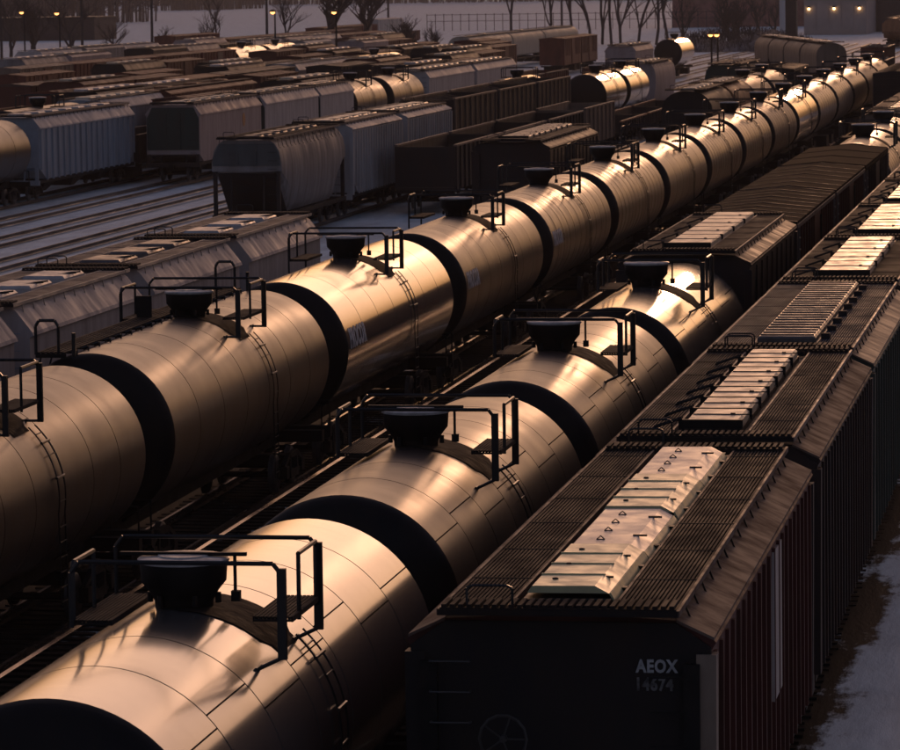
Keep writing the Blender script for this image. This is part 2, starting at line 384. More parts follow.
    if lod == 0 or lod == 1:
        for (px, py) in ((x1, y0), (x1, y1)):
            part('rail_post', ('rpost', rail, top, py, style), (lambda px=px, py=py: MB().box(px-.05, px+.05, py-.035, py+.035, top-.38, rh-.05)
                 .bar((px, py, top-.36), (px-.28, py, zc+math.sqrt(r*r-(px-.28)**2)-.01), .025, 5).bar((px-.28, py-.14, zc+math.sqrt(r*r-(px-.28)**2)+.01), (px-.28, py+.14, zc+math.sqrt(r*r-(px-.28)**2)+.01), .022, 5)), RAILM, t)
        if style == 'many':
            for k in range(5):
                yy = y0+(y1-y0)*(k+.5)/5
                part('rail_post', ('rpm', rail, top, k), (lambda yy=yy: MB().bar((x1, yy, ph-.25), (x1, yy, rh-.02), .022, 5)), RAILM, t)
            part('handrail', ('hrm', rail, top), lambda: MB().bar((x1, y0, rh-.02), (x1, y1, rh-.02), .03, 6), RAILM, t)
    # side ladder hugging the shell
    def lad():
        mb = MB(); rr = r+.05
        for dy in (0, .42):
            pts = []
            a = R(44)
            while a < R(100): x, z = arcpt(rr, zc, a); pts.append((x, .55+dy, z)); a += R(5)
            x, z = pts[-1][0], pts[-1][2]; pts.append((x+.02, .55+dy, .9)); mb.path(pts, .013, 5)
        for k in range(9):
            a = R(50+k*7)
            if a < R(98):
                x, z = arcpt(rr, zc, a); 
                if k % 2 == 0: mb.bar((x, .55, z), (x, .97, z), .012, 5)
        for k in range(6): mb.bar((rr, .55, 2.3-k*.26), (rr, .97, 2.3-k*.26), .012, 5)
        for aa in (56, 78): x, z = arcpt(rr+.01, zc, R(aa)); mb.bar((x, .50, z), (x, 1.02, z), .025, 6)
        return mb
    if lod < 2: part('ladder', ('lad', r, zc), lad, RAILM, t)
    if style == 'walk':
        def wk():
            mb = MB()
            for i in range(6): xx = -.98+i*.1; mb.box(xx, xx+.06, -cyl/2-.3, cyl/2+.1, top+.02, top+.05)
            y = -cyl/2-.3
            while y < cyl/2: mb.box(-1.0, -.40, y, y+.05, top-.06, top+.018); y += .9
            return mb
        part('top_walkway', ('walk', top, cyl), wk, GRATED, t)
        def brk():
            mb = MB(); y = -cyl/2
            while y < cyl/2:
                mb.bar((-.95, y, top), (-1.1, y, zc+r*.68), .02, 5); mb.bar((-.38, y, top+.02), (-.26, y, top+.06), .02, 5); mb.bar((-.26, y, top+.06), (-.25, y, top-.05), .02, 5); y += .9
            return mb
        part('walkway_bracket', ('brk', top, cyl), brk, RAILM, t)
        for yy, s in ((-cyl/2-.25, 1), (cyl/2+.05, -1)):
            pts = [(-1.0, yy, top), (-1.0, yy, top+.55), (-.93, yy, top+.66), (-.62, yy, top+.66), (-.55, yy, top+.55), (-.55, yy, top)]
            part('hoop_rail', ('hoop', yy), (lambda pts=pts: MB().path(pts, .032, 7)), RAILM, t)
            part('walkway_post', ('wpost', yy), (lambda yy=yy: MB().box(-.28, -.21, yy-.03, yy+.03, top-.05, top+.42)), RAILM, t)
        part('wind_plate', ('wplate', top), lambda: MB().prism([(-.95, top+.05), (-.62, top+.05), (-.62, top+.5), (-.95, top+.5)], y0+.2, y0+.24), BLACK, t)
    # bottom: sill, saddles, end sills, brake gear
    def uf():
        mb = MB()
        mb.box(-.28, .28, -(L/2+.1), L/2+.1, .82, 1.18)
        return mb
    part('centre_sill', ('uf', L, r), uf, UNDER, t)
    for s in (-1, 1):
        part('end_sill', 'tes', lambda: MB().box(-1.35, 1.35, -.12, .12, .86, 1.12), UNDER, t, (0, s*(L/2+.22), 0))
        part('saddle', ('sad', r, zc), lambda: MB().prism([(-.283, 1.0), (.283, 1.0), (1.05, zc-r*.70), (-1.05, zc-r*.70)], -.22, .22), UNDER, t, (0, s*(L/2-1.9), 0))
        if lod < 2:
            for q in (-1, 1): part('grab_rail', ('grab', s, q), (lambda s=s, q=q: MB().path([(q*1.32, 0, 1.1), (q*1.32, 0, 1.7), (q*.4, 0, 1.75)], .02, 5)), UNDER, t, (0, s*(L/2+.22), 0))
    part('brake_reservoir', 'brkres', lambda: MB().lathe([(.05, -.62), (.2, -.55), (.2, .55), (.05, .62)], -.6, .95, 12, 'y'), UNDER, t)
    running_gear(t, L/2-1.9, lod=lod); coupler(t, L+.2, lod)
    if text:
        def tx():
            me = text_mesh(text, .46, 1.45, .014); w_ = max(v_.co.x for v_ in me.vertices)
            for v_ in me.vertices:
                u, hh, e = v_.co.x, v_.co.y, v_.co.z; a = R(88)-hh/r
                rr = r+.004+e; v_.co = (rr*math.sin(a), u*1.05, zc+rr*math.cos(a))
            return me
        part('lettering', ('tx', text, r), tx, LETTER, t, (0, -cyl/2+.35, 0))
    if shift:       # the manway sits a little off the middle of the shell
        t.location.y -= shift
        for c in t.children:
            if c.name.split('.')[0] in ('fittings_housing', 'platform', 'nonslip_pad', 'handrail', 'rail_post', 'ladder', 'wind_plate'): c.location.y += shift
    return t

# ------------------------------------------------------------------ bodies lofted along the track
def loft(prof, stations):
    """prof: half outline (x,z) from the roof centre down to the floor; stations: (y, zbottom)"""
    def f():
        mb = MB(); k = len(prof)
        for y, zb in stations:
            half = []
            for i, (x, z) in enumerate(prof):
                if z < zb and i > 0:
                    xp, zp = prof[i-1]
                    if zp > zb and abs(zp-z) > 1e-6 and i < k-1: tt = (zp-zb)/(zp-z); x = xp+(x-xp)*tt
                    z = zb
                half.append((x, z))
            ring = half+[(-x, z) for x, z in half[::-1]]
            mb.v += [(x, y, z) for x, z in ring]
        n = 2*k
        for s in range(len(stations)-1):
            for i in range(n): j = (i+1) % n; mb.face([s*n+i, s*n+j, (s+1)*n+j, (s+1)*n+i], prof in (PROFILES['curved'], PROFILES['round']))
        mb.face(list(range(n))[::-1]); mb.face([(len(stations)-1)*n+i for i in range(n)])
        return mb
    return f
def grating(x0, x1, y0, y1, z, fine=True, step=.045):
    def f():
        mb = MB()
        if not fine: return mb.box(x0, x1, y0, y1, z-.03, z)
        k = max(4, int((x1-x0)/step)); st = (x1-x0)/k
        for i in range(k): mb.box(x0+st*(i+.22), x0+st*(i+.78), y0, y1, z-.035, z)
        y = y0
        while y < y1: mb.box(x0, x1, y, y+.03, z-.06, z-.037); y += .6
        y = y0+2.4
        while y < y1-1: mb.box(x0, x1, y, y+.025, z-.034, z+.006); y += 2.4
        return mb
    return f
PROFILES = {
  'ribbed': [(0, 4.60), (.58, 4.60), (1.30, 4.56), (1.66, 4.38), (1.71, 4.32), (1.66, 4.24), (1.60, 1.1), (0, 1.1)],
  'smooth': [(0, 4.52), (1.22, 4.50), (1.30, 4.44), (1.66, 3.98), (1.69, 3.90), (1.60, 3.86), (1.60, 1.15), (0, 1.1)],
  'curved': [(0, 4.52), (1.05, 4.50), (1.30, 4.34), (1.50, 4.02), (1.60, 3.5), (1.62, 2.9), (1.56, 2.2), (1.42, 1.5), (1.2, 1.1), (0, 1.1)],
  'round':  [(0, 4.62), (.5, 4.58), (.95, 4.42), (1.30, 4.14), (1.52, 3.75), (1.58, 3.3), (1.58, 2.4), (1.50, 1.5), (0, 1.1)],
}
def hopper_car(label, X, Y0, Y1, body='grey', prof='smooth', roof=None, nhatch=6, hatch=CREAM, ribs=0, lod=0, hw=(.42, .5), edge=STEELG, walkm=None,
               name='hopper_car', endtext=None, endpaint=None, hatch_style='tray', cut=1.9, zs=2.5, group=None, posts=False, endm=None, cat='hopper car', endplate=None):
    Ym = (Y0+Y1)/2; L = Y1-Y0-1.1; t = thing(name, label, cat, (X, Ym, 0), group=group)
    pr = PROFILES[prof]; bm = carpaint(body); h = L/2; zt = pr[0][1]
    if cut: st = [(-h, zs), (-h+cut, 1.15), (h-cut, 1.15), (h, zs)]
    else: st = [(-h, 1.1), (h, 1.1)]
    if prof == 'round' : st = [(-h, zs)]+st[1:-1]+[(h, zs)]
    part('body', ('body', prof, round(L, 2), cut, zs), loft(pr, st), bm, t)
    if roof:      # rusty sloping roof strip either side, laid proud of the body
        sl = [(pr[2][0], pr[2][1]), (pr[3][0], pr[3][1])]
        for s in (-1, 1):
            part('roof_strip', ('rs', prof, round(L, 2), s), (lambda s=s: MB().prism([(s*(sl[0][0]-.02), sl[0][1]+.012), (s*(sl[1][0]+.03), sl[1][1]+.004), (s*(sl[1][0]+.03), sl[1][1]-.03), (s*(sl[0][0]-.02), sl[0][1]-.02)][::s], -h-.03, h+.03)), roofpaint(roof), t)
    wi, wo = (.60, 1.30) if prof != 'smooth' else (.72, 1.28)
    if prof == 'round': wi, wo = .45, .95
    wz = zt+.09; fine = lod == 0
    wm = walkm or GRATE
    for s in (-1, 1):
        a, b = (wi, wo) if s > 0 else (-wo, -wi)
        part('running_board', ('rb', prof, round(L, 2), s, fine), grating(a, b, -h-.25, h+.25, wz, fine), wm, t)
        if lod < 2:
            part('edge_strip', ('es', prof, round(L, 2), s), (lambda s=s: MB().box(min(s*wo, s*(wo+.035)), max(s*wo, s*(wo+.035)), -h-.25, h+.25, wz-.06, wz+.012)), edge, t)
            part('edge_strip', ('es2', prof, round(L, 2), s), (lambda s=s: MB().box(min(s*wi, s*(wi-.03)), max(s*wi, s*(wi-.03)), -h-.25, h+.25, wz-.06, wz+.01)), edge, t)
            def br(s=s):
                mb = MB(); y = -h+.5
                ex, ez = pr[3] if prof != 'round' else (1.3, 4.14)
                while y < h-.2:
                    mb.bar((s*(wo+.02), y, wz-.03), (s*(wo+.10), y, ez+(pr[2][1]-ez)*.45), .016, 4)
                    mb.bar((s*(wo+.10), y, ez+(pr[2][1]-ez)*.45), (s*(wo+.17), y, ez+(pr[2][1]-ez)*.35), .016, 4); y += .92
                return mb
            if prof != 'round': part('walkway_bracket', ('br', prof, round(L, 2), s), br, edge if lod == 0 and posts else BLACK, t, kind='stuff')
    # hatches
    hl = (L-1.2)/max(1, nhatch); hx = hw[0]
    ring = None
    if hatch_style == 'trough':
        cols = [PALEGREEN, PINKW]
        part('hatch_coaming', ('coam', round(L, 2)), lambda: MB().box(-hx-.03, hx+.03, -h+.5, h-.5, zt-.02, zt+.10), BLACK, t)
        for i in range(nhatch):
            y0 = -h+.65+i*(L-1.3)/nhatch; y1 = y0+(L-1.3)/nhatch-.05; dz = .03 if i % 2 == 0 else 0
            hc = part('hatch_cover', ('tr', round(L, 2), i % 2), lambda: MB().prism([(-hx, zt+.12+dz), (-hx+.06, zt+.20+dz), (hx-.16, zt+.205+dz), (hx, zt+.12+dz)][::-1], 0, (L-1.3)/nhatch-.05), cols[i % 2], t, (0, y0, 0), label='pale green hatch cover' if i % 2 == 0 else 'pinkish white hatch cover')
            part('side_flap', ('flap', i % 2, round(L, 2)), lambda: MB().prism([(hx-.005, zt+.115+dz), (hx+.015, zt+.125+dz), (hx+.09, zt+.02), (hx+.07, zt+.01)], .03, (L-1.3)/nhatch-.08), PALEGREEN, hc)
            W_ = (L-1.3)/nhatch-.05
            if i % 2 == 0:
                for q in range(1, 4): part('seam_batten', ('sb', i % 2), lambda: MB().box(-hx+.05, hx-.14, -.012, .012, zt+.2+dz, zt+.218+dz), PALEGREEN, hc, (0, W_*q/4, 0))
                for q in (.15, .5, .85): part('knob', ('knob', i % 2), lambda: MB().lathe([(.035, zt+.2), (.035, zt+.245), (.02, zt+.25)], 0, 0, 8), BLACK, hc, (-hx*.45, W_*q, 0))
            else:
                for q in (.15, .38, .6, .82): part('lifting_loop', 'loop', lambda: MB().path([(-.05, 0, zt+.205), (0, 0, zt+.25), (.05, 0, zt+.205), (-.05, 0, zt+.207)], .008, 4), BLACK, hc, (-hx*.25, W_*q, 0))
            for q in (.25, .75): part('latch', 'latch', lambda: MB().box(hx-.22, hx-.05, -.02, .02, zt+.2, zt+.222).box(hx+.03, hx+.12, -.06, .06, zt+.03, zt+.10), BLACK, hc, (0, W_*q, 0))
    elif hatch_style == 'batten':
        part('hatch_coaming', ('coam', round(L, 2), hx), lambda: MB().box(-hx-.02, hx+.02, -h+.9, h-.9, zt-.02, zt+.09), BLACK, t)
        st_ = (L-1.9)/nhatch
        for i in range(nhatch):
            y0 = -h+.95+i*st_
            hc = part('hatch_cover', ('bt', nhatch, round(L, 2), hx), lambda: MB().tray(-hx, hx, .055, st_-.055, zt+.091, zt+.225, .04), hatch, t, (0, y0, 0))
            part('batten', ('btn', hx), lambda: MB().box(-hx-.10, hx+.04, -.035, .035, zt+.05, zt+.232), BLACK, hc, (0, .02, 0))
            part('hinge_arm', ('arm', hx), lambda: MB().bar((-hx-.5, 0, zt+.10), (-hx-.05, 0, zt+.25), .018, 5).bar((-hx-.5, .22, zt+.10), (-hx-.05, .16, zt+.25), .018, 5), BLACK, hc, (0, .02, 0))
            part('latch_bar', ('lb', hx), lambda: MB().bar((-hx+.05, 0, zt+.232), (hx+.12, 0, zt+.232), .010, 5).box(hx*.5, hx*.5+.07, -.03, .03, zt+.22, zt+.255), BLACK, hc, (0, st_*.45, 0))
    elif hatch_style == 'slats':
        part('hatch_coaming', ('coam', round(L, 2), hx), lambda: MB().box(-hx-.02, hx+.02, -h+.9, h-.9, zt-.02, zt+.09), BLACK, t)
        st_ = (L-1.9)/nhatch
        for i in range(nhatch):
            y0 = -h+.95+i*st_
            hc = part('hatch_cover', ('sl', nhatch, round(L, 2)), lambda: MB().tray(-hx, hx, .04, st_-.04, zt+.091, zt+.20, .035), hatch, t, (0, y0, 0))
            for q in (0, .33, .66): part('slat', ('slt', nhatch, round(L, 2)), lambda: MB().box(-hx+.05, hx-.05, -.03, .03, zt+.19, zt+.225), hatch, hc, (0, st_*(q+.17), 0))
            part('latch', 'latch2', lambda: MB().box(hx+.05, hx+.22, -.09, .09, zt+.04, zt+.19), GRATE, hc, (0, st_*.5, 0))
    else:
        for i in range(nhatch):
            y = -h+.6+hl*(i+.5)
            hc = part('hatch_cover', ('hc', prof, hw, lod > 0), lambda: MB().tray(-hx, hx, -hw[1], hw[1], zt, zt+.16, .06), hatch, t, (0, y, 0))
            if lod == 0:
                part('hinge_arm', ('ha', prof, hw), lambda: MB().bar((-hx-.12, -.2, zt+.06), (hx+.1, -.2, zt+.19), .02, 5).bar((-hx-.12, .2, zt+.06), (hx+.1, .2, zt+.19), .02, 5), BLACK, hc)
    # end crossovers
    if lod < 2:
        for s in (-1, 1):
            part('end_walkway', ('ew', prof, round(L, 2), fine), lambda: (grating(-1.30, 1.30, -.25, .25, wz+.0, fine, .09)()).box(-1.32, 1.32, -.27, -.24, wz-.12, wz-.055), GRATED, t, (0, s*(h+.02), .065))
            part('end_handrail', ('eh', prof), lambda: MB().path([(-1.0, 0, wz+.06), (-1.0, 0, wz+.24), (-.94, 0, wz+.27), (-.56, 0, wz+.27), (-.50, 0, wz+.24), (-.50, 0, wz+.06)], .016, 5), RAILM, t, (0, s*(h+.22), 0))
    # ribs
    if ribs:
        rm = bm if not endpaint else bm
        zb = 1.15; ztp = 4.2 if prof == 'ribbed' else 3.84; wx = 1.60
        if lod < 2:
            for s in (-1, 1):
                for i in range(ribs):
                    y = -h+.25+(L-.5)*i/(ribs-1)
                    zl = zb
                    if cut and abs(y) > h-cut: zl = zb+(zs-zb)*(abs(y)-(h-cut))/cut
                    part('rib', ('rib', s, prof, round(zl, 1)), (lambda s=s, zl=round(zl, 1): MB().box(min(s*wx, s*(wx+.10)), max(s*wx, s*(wx+.10)), -.045, .045, zl, ztp)), rm, t, (0, y, 0))
        else:
            def rf():
                mb = MB()
                for s in (-1, 1):
                    for i in range(ribs):
                        y = -h+.25+(L-.5)*i/(ribs-1); mb.box(min(s*wx, s*(wx+.1)), max(s*wx, s*(wx+.1)), y-.05, y+.05, 2.2, ztp)
                return mb
            part('ribs', ('ribs', prof, round(L, 2), ribs), rf, rm, t, kind='stuff')
    # end frames
    em = endm or bm
    if lod < 2:
        for s in (-1, 1):
            def ef(s=s):
                mb = MB()
                for q in (-1, 1):
                    mb.box(q*1.45-.09, q*1.45+.09, -.07, .07, .95, zs if cut else 4.1)
                    mb.bar((q*.75, 0, 1.0), (q*.75, -s*.25, (zs if cut else 4.1)), .05, 4)
                mb.box(-1.6, 1.6, -.12, .12, .85, 1.12); mb.box(-.3, .3, -s*1.6 if s > 0 else 0, 0 if s > 0 else 1.6, .82, 1.1)
                for k in range(8): mb.bar((1.0, s*.12, 1.3+k*.38), (1.42, s*.12, 1.3+k*.38), .014, 4)
                return mb
            part('end_frame', ('ef', s, cut, zs), ef, em, t, (0, s*(h-.0 if cut else h+.09), 0))
        if prof == 'ribbed':
            for s in (-1, 1):
                part('end_panel', ('epn', s), (lambda s=s: MB().prism([(-1.62, 1.2), (1.62, 1.2), (1.66, 4.27), (1.27, 4.54), (-1.27, 4.54), (-1.66, 4.27)], -.02, .02).box(-1.5, 1.5, min(0, s*.08), max(0, s*.08), 2.9, 3.0).box(-1.5, 1.5, min(0, s*.08), max(0, s*.08), 1.9, 2.0)), carpaint(endpaint or body), t, (0, s*(h+.04), 0))
                for q in (-1, 1):
                    part('corner_post', ('cp', q), (lambda q=q: MB().prism([(q*1.50, 1.1), (q*1.70, 1.1), (q*1.72, 4.2), (q*1.50, 4.2)][::q], -.13, .13)), TANP if body == 'oldred' and s*q < 0 and q > 0 else carpaint(endpaint or body), t, (0, s*(h-.02), 0))
    if endplate:
        zt_ = zt-.18
        part('end_plate', ('epl', zs, zt_, prof), lambda: MB().prism([(-1.56, zs+.25), (1.56, zs+.25), (1.56, 3.7), (1.25, zt_), (-1.25, zt_), (-1.56, 3.7)], -.05, -.004), carpaint(endplate), t, (0, -h, 0))
        part('slope_sheet', ('slp', cut, zs), lambda: MB().prism([(-1.35, -.045), (1.35, -.045), (1.35, -.004), (-1.35, -.004)], .1, math.hypot(cut, zs-1.15)-.1), carpaint('dark'), t, (0, -h, zs), (-math.atan2(zs-1.15, cut), 0, 0))
        for q in (-1, 1): part('end_rib', ('erb', q, zs), (lambda q=q: MB().box(q*.42-.05, q*.42+.05, -.11, -.052, zs+.3, 4.0)), carpaint(endplate), t, (0, -h, 0))
    def bays():
        mb = MB()
        for i in range(3):
            y = -h+cut+(L-2*max(1.6, cut))*(i+.5)/3 if cut else -h+1.6+(L-3.2)*(i+.5)/3
            b = len(mb.v); a = min(1.7, L/8)
            mb.v += [(-1.2, y-a, 1.1), (1.2, y-a, 1.1), (1.2, y+a, 1.1), (-1.2, y+a, 1.1), (-.6, y-.4, .35), (.6, y-.4, .35), (.6, y+.4, .35), (-.6, y+.4, .35)]
            for q in ((0, 1, 5, 4), (1, 2, 6, 5), (2, 3, 7, 6), (3, 0, 4, 7), (4, 5, 6, 7)): mb.face([b+j for j in q])
        for q in (-1, 1): mb.box(q*1.56-.05, q*1.56+.05, -h+.1, h-.1, .95, 1.14)
        return mb
    part('discharge_bays', ('bays', round(L, 2), cut), bays, UNDER, t)
    running_gear(t, h-1.5, lod=lod); coupler(t, L+.1, lod)
    if endtext:
        for i, (tx_, sz, xx, zz, mt_) in enumerate(endtext):
            part('lettering', None, lambda: text_mesh(tx_, sz, 1.25, .006), mt_, t, (xx, -h-.075, zz), (PI/2, 0, 0))
    return t

def box_car(label, X, Y0, Y1, body='rust', roof='rust', door=None, lod=0, h=4.55, nrib=16, name='boxcar', group=None, nroof=14, ladder=True, endm=None, roofseam=None, cat='boxcar'):
    Ym = (Y0+Y1)/2; L = Y1-Y0-1.0; hf = L/2; t = thing(name, label, cat, (X, Ym, 0), group=group); bm = carpaint(body); rm = carpaint(roof)
    we = 1.55; he = h-.17
    part('body', ('bx', round(L, 2), h), loft([(0, he-.01), (we, he-.01), (we, 1.05), (0, 1.05)], [(-hf, 1.05), (hf, 1.05)]), bm, t)
    part('roof', ('bxr', round(L, 2), h), lambda: MB().prism([(-we-.07, he+.02), (0, h), (we+.07, he+.02), (we+.07, he-.06), (-we-.07, he-.06)][::-1], -hf-.06, hf+.06), rm, t)
    sm = roofseam or rm
    if lod < 2:
        for i in range(nroof+1):
            y = -hf+L*i/nroof
            part('roof_rib', ('rr', h), lambda: MB().prism([(-we-.08, he+.032), (0, h+.022), (we+.08, he+.032), (we+.08, he+.0), (0, h-.01), (-we-.08, he+.0)][::-1], -.03, .03), sm, t, (0, y, 0))
        for s in (-1, 1):
            for i in range(nrib):
                y = -hf+.15+(L-.3)*i/(nrib-1)
                if abs(y) > 1.4: part('rib', ('bxrib', s, h), (lambda s=s: MB().box(min(s*we, s*(we+.06)), max(s*we, s*(we+.06)), -.05, .05, 1.1, he-.07)), bm, t, (0, y, 0))
            part('eave_rail', ('evr', s, round(L, 2), h), (lambda s=s: MB().box(min(s*(we+.02), s*(we+.10)), max(s*(we+.02), s*(we+.10)), -hf, hf, he-.18, he-.065)), sm, t)
    else:
        part('ribs', ('bxribs', round(L, 2), h), lambda: [mb := MB(), [mb.box(min(s*we, s*(we+.06)), max(s*we, s*(we+.06)), -hf+L*i/12-.05, -hf+L*i/12+.05, 2.2, he-.07) for s in (-1, 1) for i in range(1, 12)]][0], bm, t, kind='stuff')
        for i in range(7): part('roof_rib', ('rr', h), lambda: MB().prism([(-we-.08, he+.032), (0, h+.022), (we+.08, he+.032), (we+.08, he+.0), (0, h-.01), (-we-.08, he+.0)][::-1], -.03, .03), sm, t, (0, -hf+L*(i+.5)/7, 0))
    for s in (-1, 1):
        dr = part('door', ('door', s, h), (lambda s=s: MB().box(min(s*we, s*(we+.09)), max(s*we, s*(we+.09)), -1.25, 1.25, 1.15, he-.1)), carpaint(door or body), t)
        if lod < 2:
            part('door_handle', ('dh', s, h), (lambda s=s: MB().bar((s*(we+.13), 1.0, 1.3), (s*(we+.13), 1.0, he-.3), .03, 5)), BLACK, dr)
    if lod < 2:
        for s in (-1, 1):
            for k in range(7):
                part('end_corrugation', ('ec', s), (lambda s=s: MB().box(-1.45, 1.45, min(0, s*.07), max(0, s*.07), -.09, .09)), endm or bm, t, (0, s*hf, 1.4+k*.42))
            if ladder:
                for q in (-1, 1):
                    part('ladder', ('bxl', s, q, h), (lambda s=s, q=q: [mb := MB(), mb.box(min(q*(we+.07), q*(we+.12)), max(q*(we+.07), q*(we+.12)), -.28, -.24, 1.0, he-.2), mb.box(min(q*(we+.07), q*(we+.12)), max(q*(we+.07), q*(we+.12)), .24, .28, 1.0, he-.2), [mb.box(min(q*(we+.08), q*(we+.13)), max(q*(we+.08), q*(we+.13)), -.24, .24, 1.15+k*.34, 1.2+k*.34) for k in range(9)]][0]), STEELG, t, (0, s*(hf-.42), 0))
    part('centre_sill', ('bxu', round(L, 2)), lambda: MB().box(-.3, .3, -hf, hf, .75, .998), UNDER, t)
    for s in (-1, 1): part('end_sill', 'bes', lambda: MB().box(-1.4, 1.4, -.12, .12, .82, .999), UNDER, t, (0, s*(hf-.2), -.003))
    running_gear(t, hf-1.7, lod=lod); coupler(t, L, lod)
    return t

def gondola(label, X, Y0, Y1, body='dark', top=2.6, lod=1, nrib=12, name='gondola_car', rim=None, group=None, load=None, diag=False, cat='gondola car'):
    Ym = (Y0+Y1)/2; L = Y1-Y0-1.0; hf = L/2; t = thing(name, label, cat, (X, Ym, 0), group=group); bm = carpaint(body); w_ = 1.5
    part('floor', ('gf', round(L, 2)), lambda: MB().box(-w_, w_, -hf, hf, 1.0, 1.12), bm, t)
    for s in (-1, 1):
        part('side_wall', ('gs', s, round(L, 2), top), (lambda s=s: MB().box(min(s*w_, s*(w_-.05)), max(s*w_, s*(w_-.05)), -hf, hf, 1.125, top)), bm, t)
        part('top_rim', ('gr', s, round(L, 2), top), (lambda s=s: MB().box(min(s*(w_+.11), s*(w_-.07)), max(s*(w_+.11), s*(w_-.07)), -hf-.02, hf+.02, top+.002, top+.10)), rim or bm, t)
        part('end_wall', ('ge', s, top), (lambda s=s: MB().box(-w_+.051, w_-.051, -.03, .03, 1.125, top-.01)), bm, t, (0, s*(hf-.04), 0))
        for i in range(nrib):
            y = -hf+.12+(L-.24)*i/(nrib-1)
            part('rib', ('grib', s, top), (lambda s=s: MB().box(min(s*(w_+.002), s*(w_+.10)), max(s*(w_+.002), s*(w_+.10)), -.06, .06, 1.0, top)), rim if diag and rim else bm, t, (0, y, 0))
    if diag:
        for i in range(9):
            y = -hf+.8+(L-2.2)*i/8
            part('brace', ('gbr', top), lambda: MB().bar((-w_+.1, 0, top-.08), (w_-.1, .9, top-.7), .04, 4), rim or bm, t, (0, y, 0))
    if load:
        def ld():
            rr = random.Random(5); mb = MB(); n = 26; k = 6
            for j in range(n+1):
                for i in range(k+1):
                    e = 0 if i in (0, k) or j in (0, n) else rr.uniform(.1, .55)
                    mb.v.append((-w_+.08+(2*w_-.16)*i/k, -hf+.1+(L-.2)*j/n, top-.35+e))
            for j in range(n):
                for i in range(k): b = j*(k+1)+i; mb.face([b, b+1, b+k+2, b+k+1])
            return mb
        part('load', ('gl', round(L, 2), top), ld, carpaint(load), t, kind='stuff')
    part('centre_sill', ('bxu', round(L, 2)), lambda: MB().box(-.3, .3, -hf, hf, .75, .998), UNDER, t)
    for s in (-1, 1): part('end_sill', 'bes', lambda: MB().box(-1.4, 1.4, -.12, .12, .82, .999), UNDER, t, (0, s*(hf-.2), -.003))
    running_gear(t, hf-1.7, lod=lod); coupler(t, L, lod)
    return t

# ================================================================== THE YARD
XA, XB, XC, XD, XE, XF = -19.33, -10.4, -5.85, -24.85, -38.1, -53.9
# ---- long black tank train (track A)
A_DESC = [
 ('dusty', 8, 'rail', None, 'dusty black tank car at the left edge with only its far half in view'),
 ('dusty', 7, 'walk', None, 'black tank car with a full length walkway and two hoop handrails on top'),
 ('mirror', 7, 'rail', 'PROCOR', 'glossy black tank car with a bright top, crisp white lettering and a golden side'),
 ('dusty', 7, 'rail', 'PROCOR', 'black tank car just beyond the glossy lettered one, its lettering faded'),
 ('grimy', 11, 'rail', 'PROCOR', 'brown filmed tank car with closely set bands and very faint lettering'),
 ('grimy', 14, 'many', None, 'closely banded tank car with a densely barred platform rail, lit coppery'),
 ('dusty', 6, 'rail', None, 'smooth golden brown tank car standing between two closely banded ones'),
 ('grimy', 14, 'rail', None, 'closely banded tank car beyond the smooth golden one, above the slatted boxcar roofs'),
 ('dusty', 12, 'rail', None, 'banded tank car next before the dull brown car with the black barred platform'),
 ('brown', 12, 'many', None, 'dull brown tank car with a black densely barred platform on top'),
 ('clean', 8, 'rail', None, 'bright glossy tank car just past the dull brown one in the far stretch'),
 ('dusty', 8, 'rail', None, 'tank car next beyond the bright glossy one in the far stretch'),
 ('grimy', 8, 'rail', None, 'dark topped tank car three beyond the dull brown one'),
 ('dusty', 8, 'rail', None, 'last but two of the tank cars of the long train, catching a pale glint'),
 ('brown', 8, 'rail', None, 'last but one of the tank cars of the long train, dull and dark'),
 ('dusty', 8, 'rail', None, 'farthest tank car of the long black train'),
]
for i, (p, nr, stl, tx, lb) in enumerate(A_DESC):
    Y = 85.15+18.4*(i-1)
    tank_car(lb, XA, Y, pitch=18.4, paint=p, nring=nr, lod=0 if i < 4 else (1 if i < 11 else 2), style=stl, rail=(-1.25, 1.30, -1.3, .95), text=tx, shift=.8,
             group='tank cars of the long black train')
# ---- foreground tank string (track B)
B_DESC = [('clean', 'nearest tank car, glossy with a cream bright top, at the bottom left corner'),
          ('dusty', 'second foreground tank car, beside the near hopper with the pale hatches'),
          ('dusty', 'third foreground tank car, coppery with a dusty top'),
          ('clean', 'fourth foreground tank car, its top pale gold, right before the dark brown hopper')]
for i, (p, lb) in enumerate(B_DESC):
    tank_car(lb, XB, 45.25+16.1*i, pitch=16.1, paint=p, nring=7, lod=0, seams=True, shift=-.6, group='foreground tank cars')
hopper_car('dark brown hopper between the last foreground tank car and the slatted boxcars', XB, 101.6, 118.2, 'dark', 'ribbed', roof='brownroof', nhatch=4, hatch=CREAM,
           ribs=10, cut=0, walkm=GRATE, hatch_style='batten', hw=(.55, .5), edge=STEELG)
box_car('nearest brown boxcar with a low ridged roof of shining seams', XB, 118.4, 136.2, 'rust', 'roofblack', nroof=9, lod=0, group='three boxcars behind the brown hopper', roofseam=mat('worn_roof_seam', (.13, .10, .09), .6, spec=.3, dirt=(.05, .03, .02), dirt_amt=.6, scale=(2, 2, 2)))  # seam colour set paler than the black roof
box_car('middle brown boxcar with long thin roof seams and a pale striped ladder', XB, 136.2, 153.6, 'rust', 'roofblack', nroof=6, lod=0, group='three boxcars behind the brown hopper', roofseam=MATS['worn_roof_seam'])
box_car('farthest of the three boxcars, its flat roof grey and lighter', XB, 153.6, 170.6, 'dark', 'roofblack', nroof=3, lod=0, group='three boxcars behind the brown hopper')
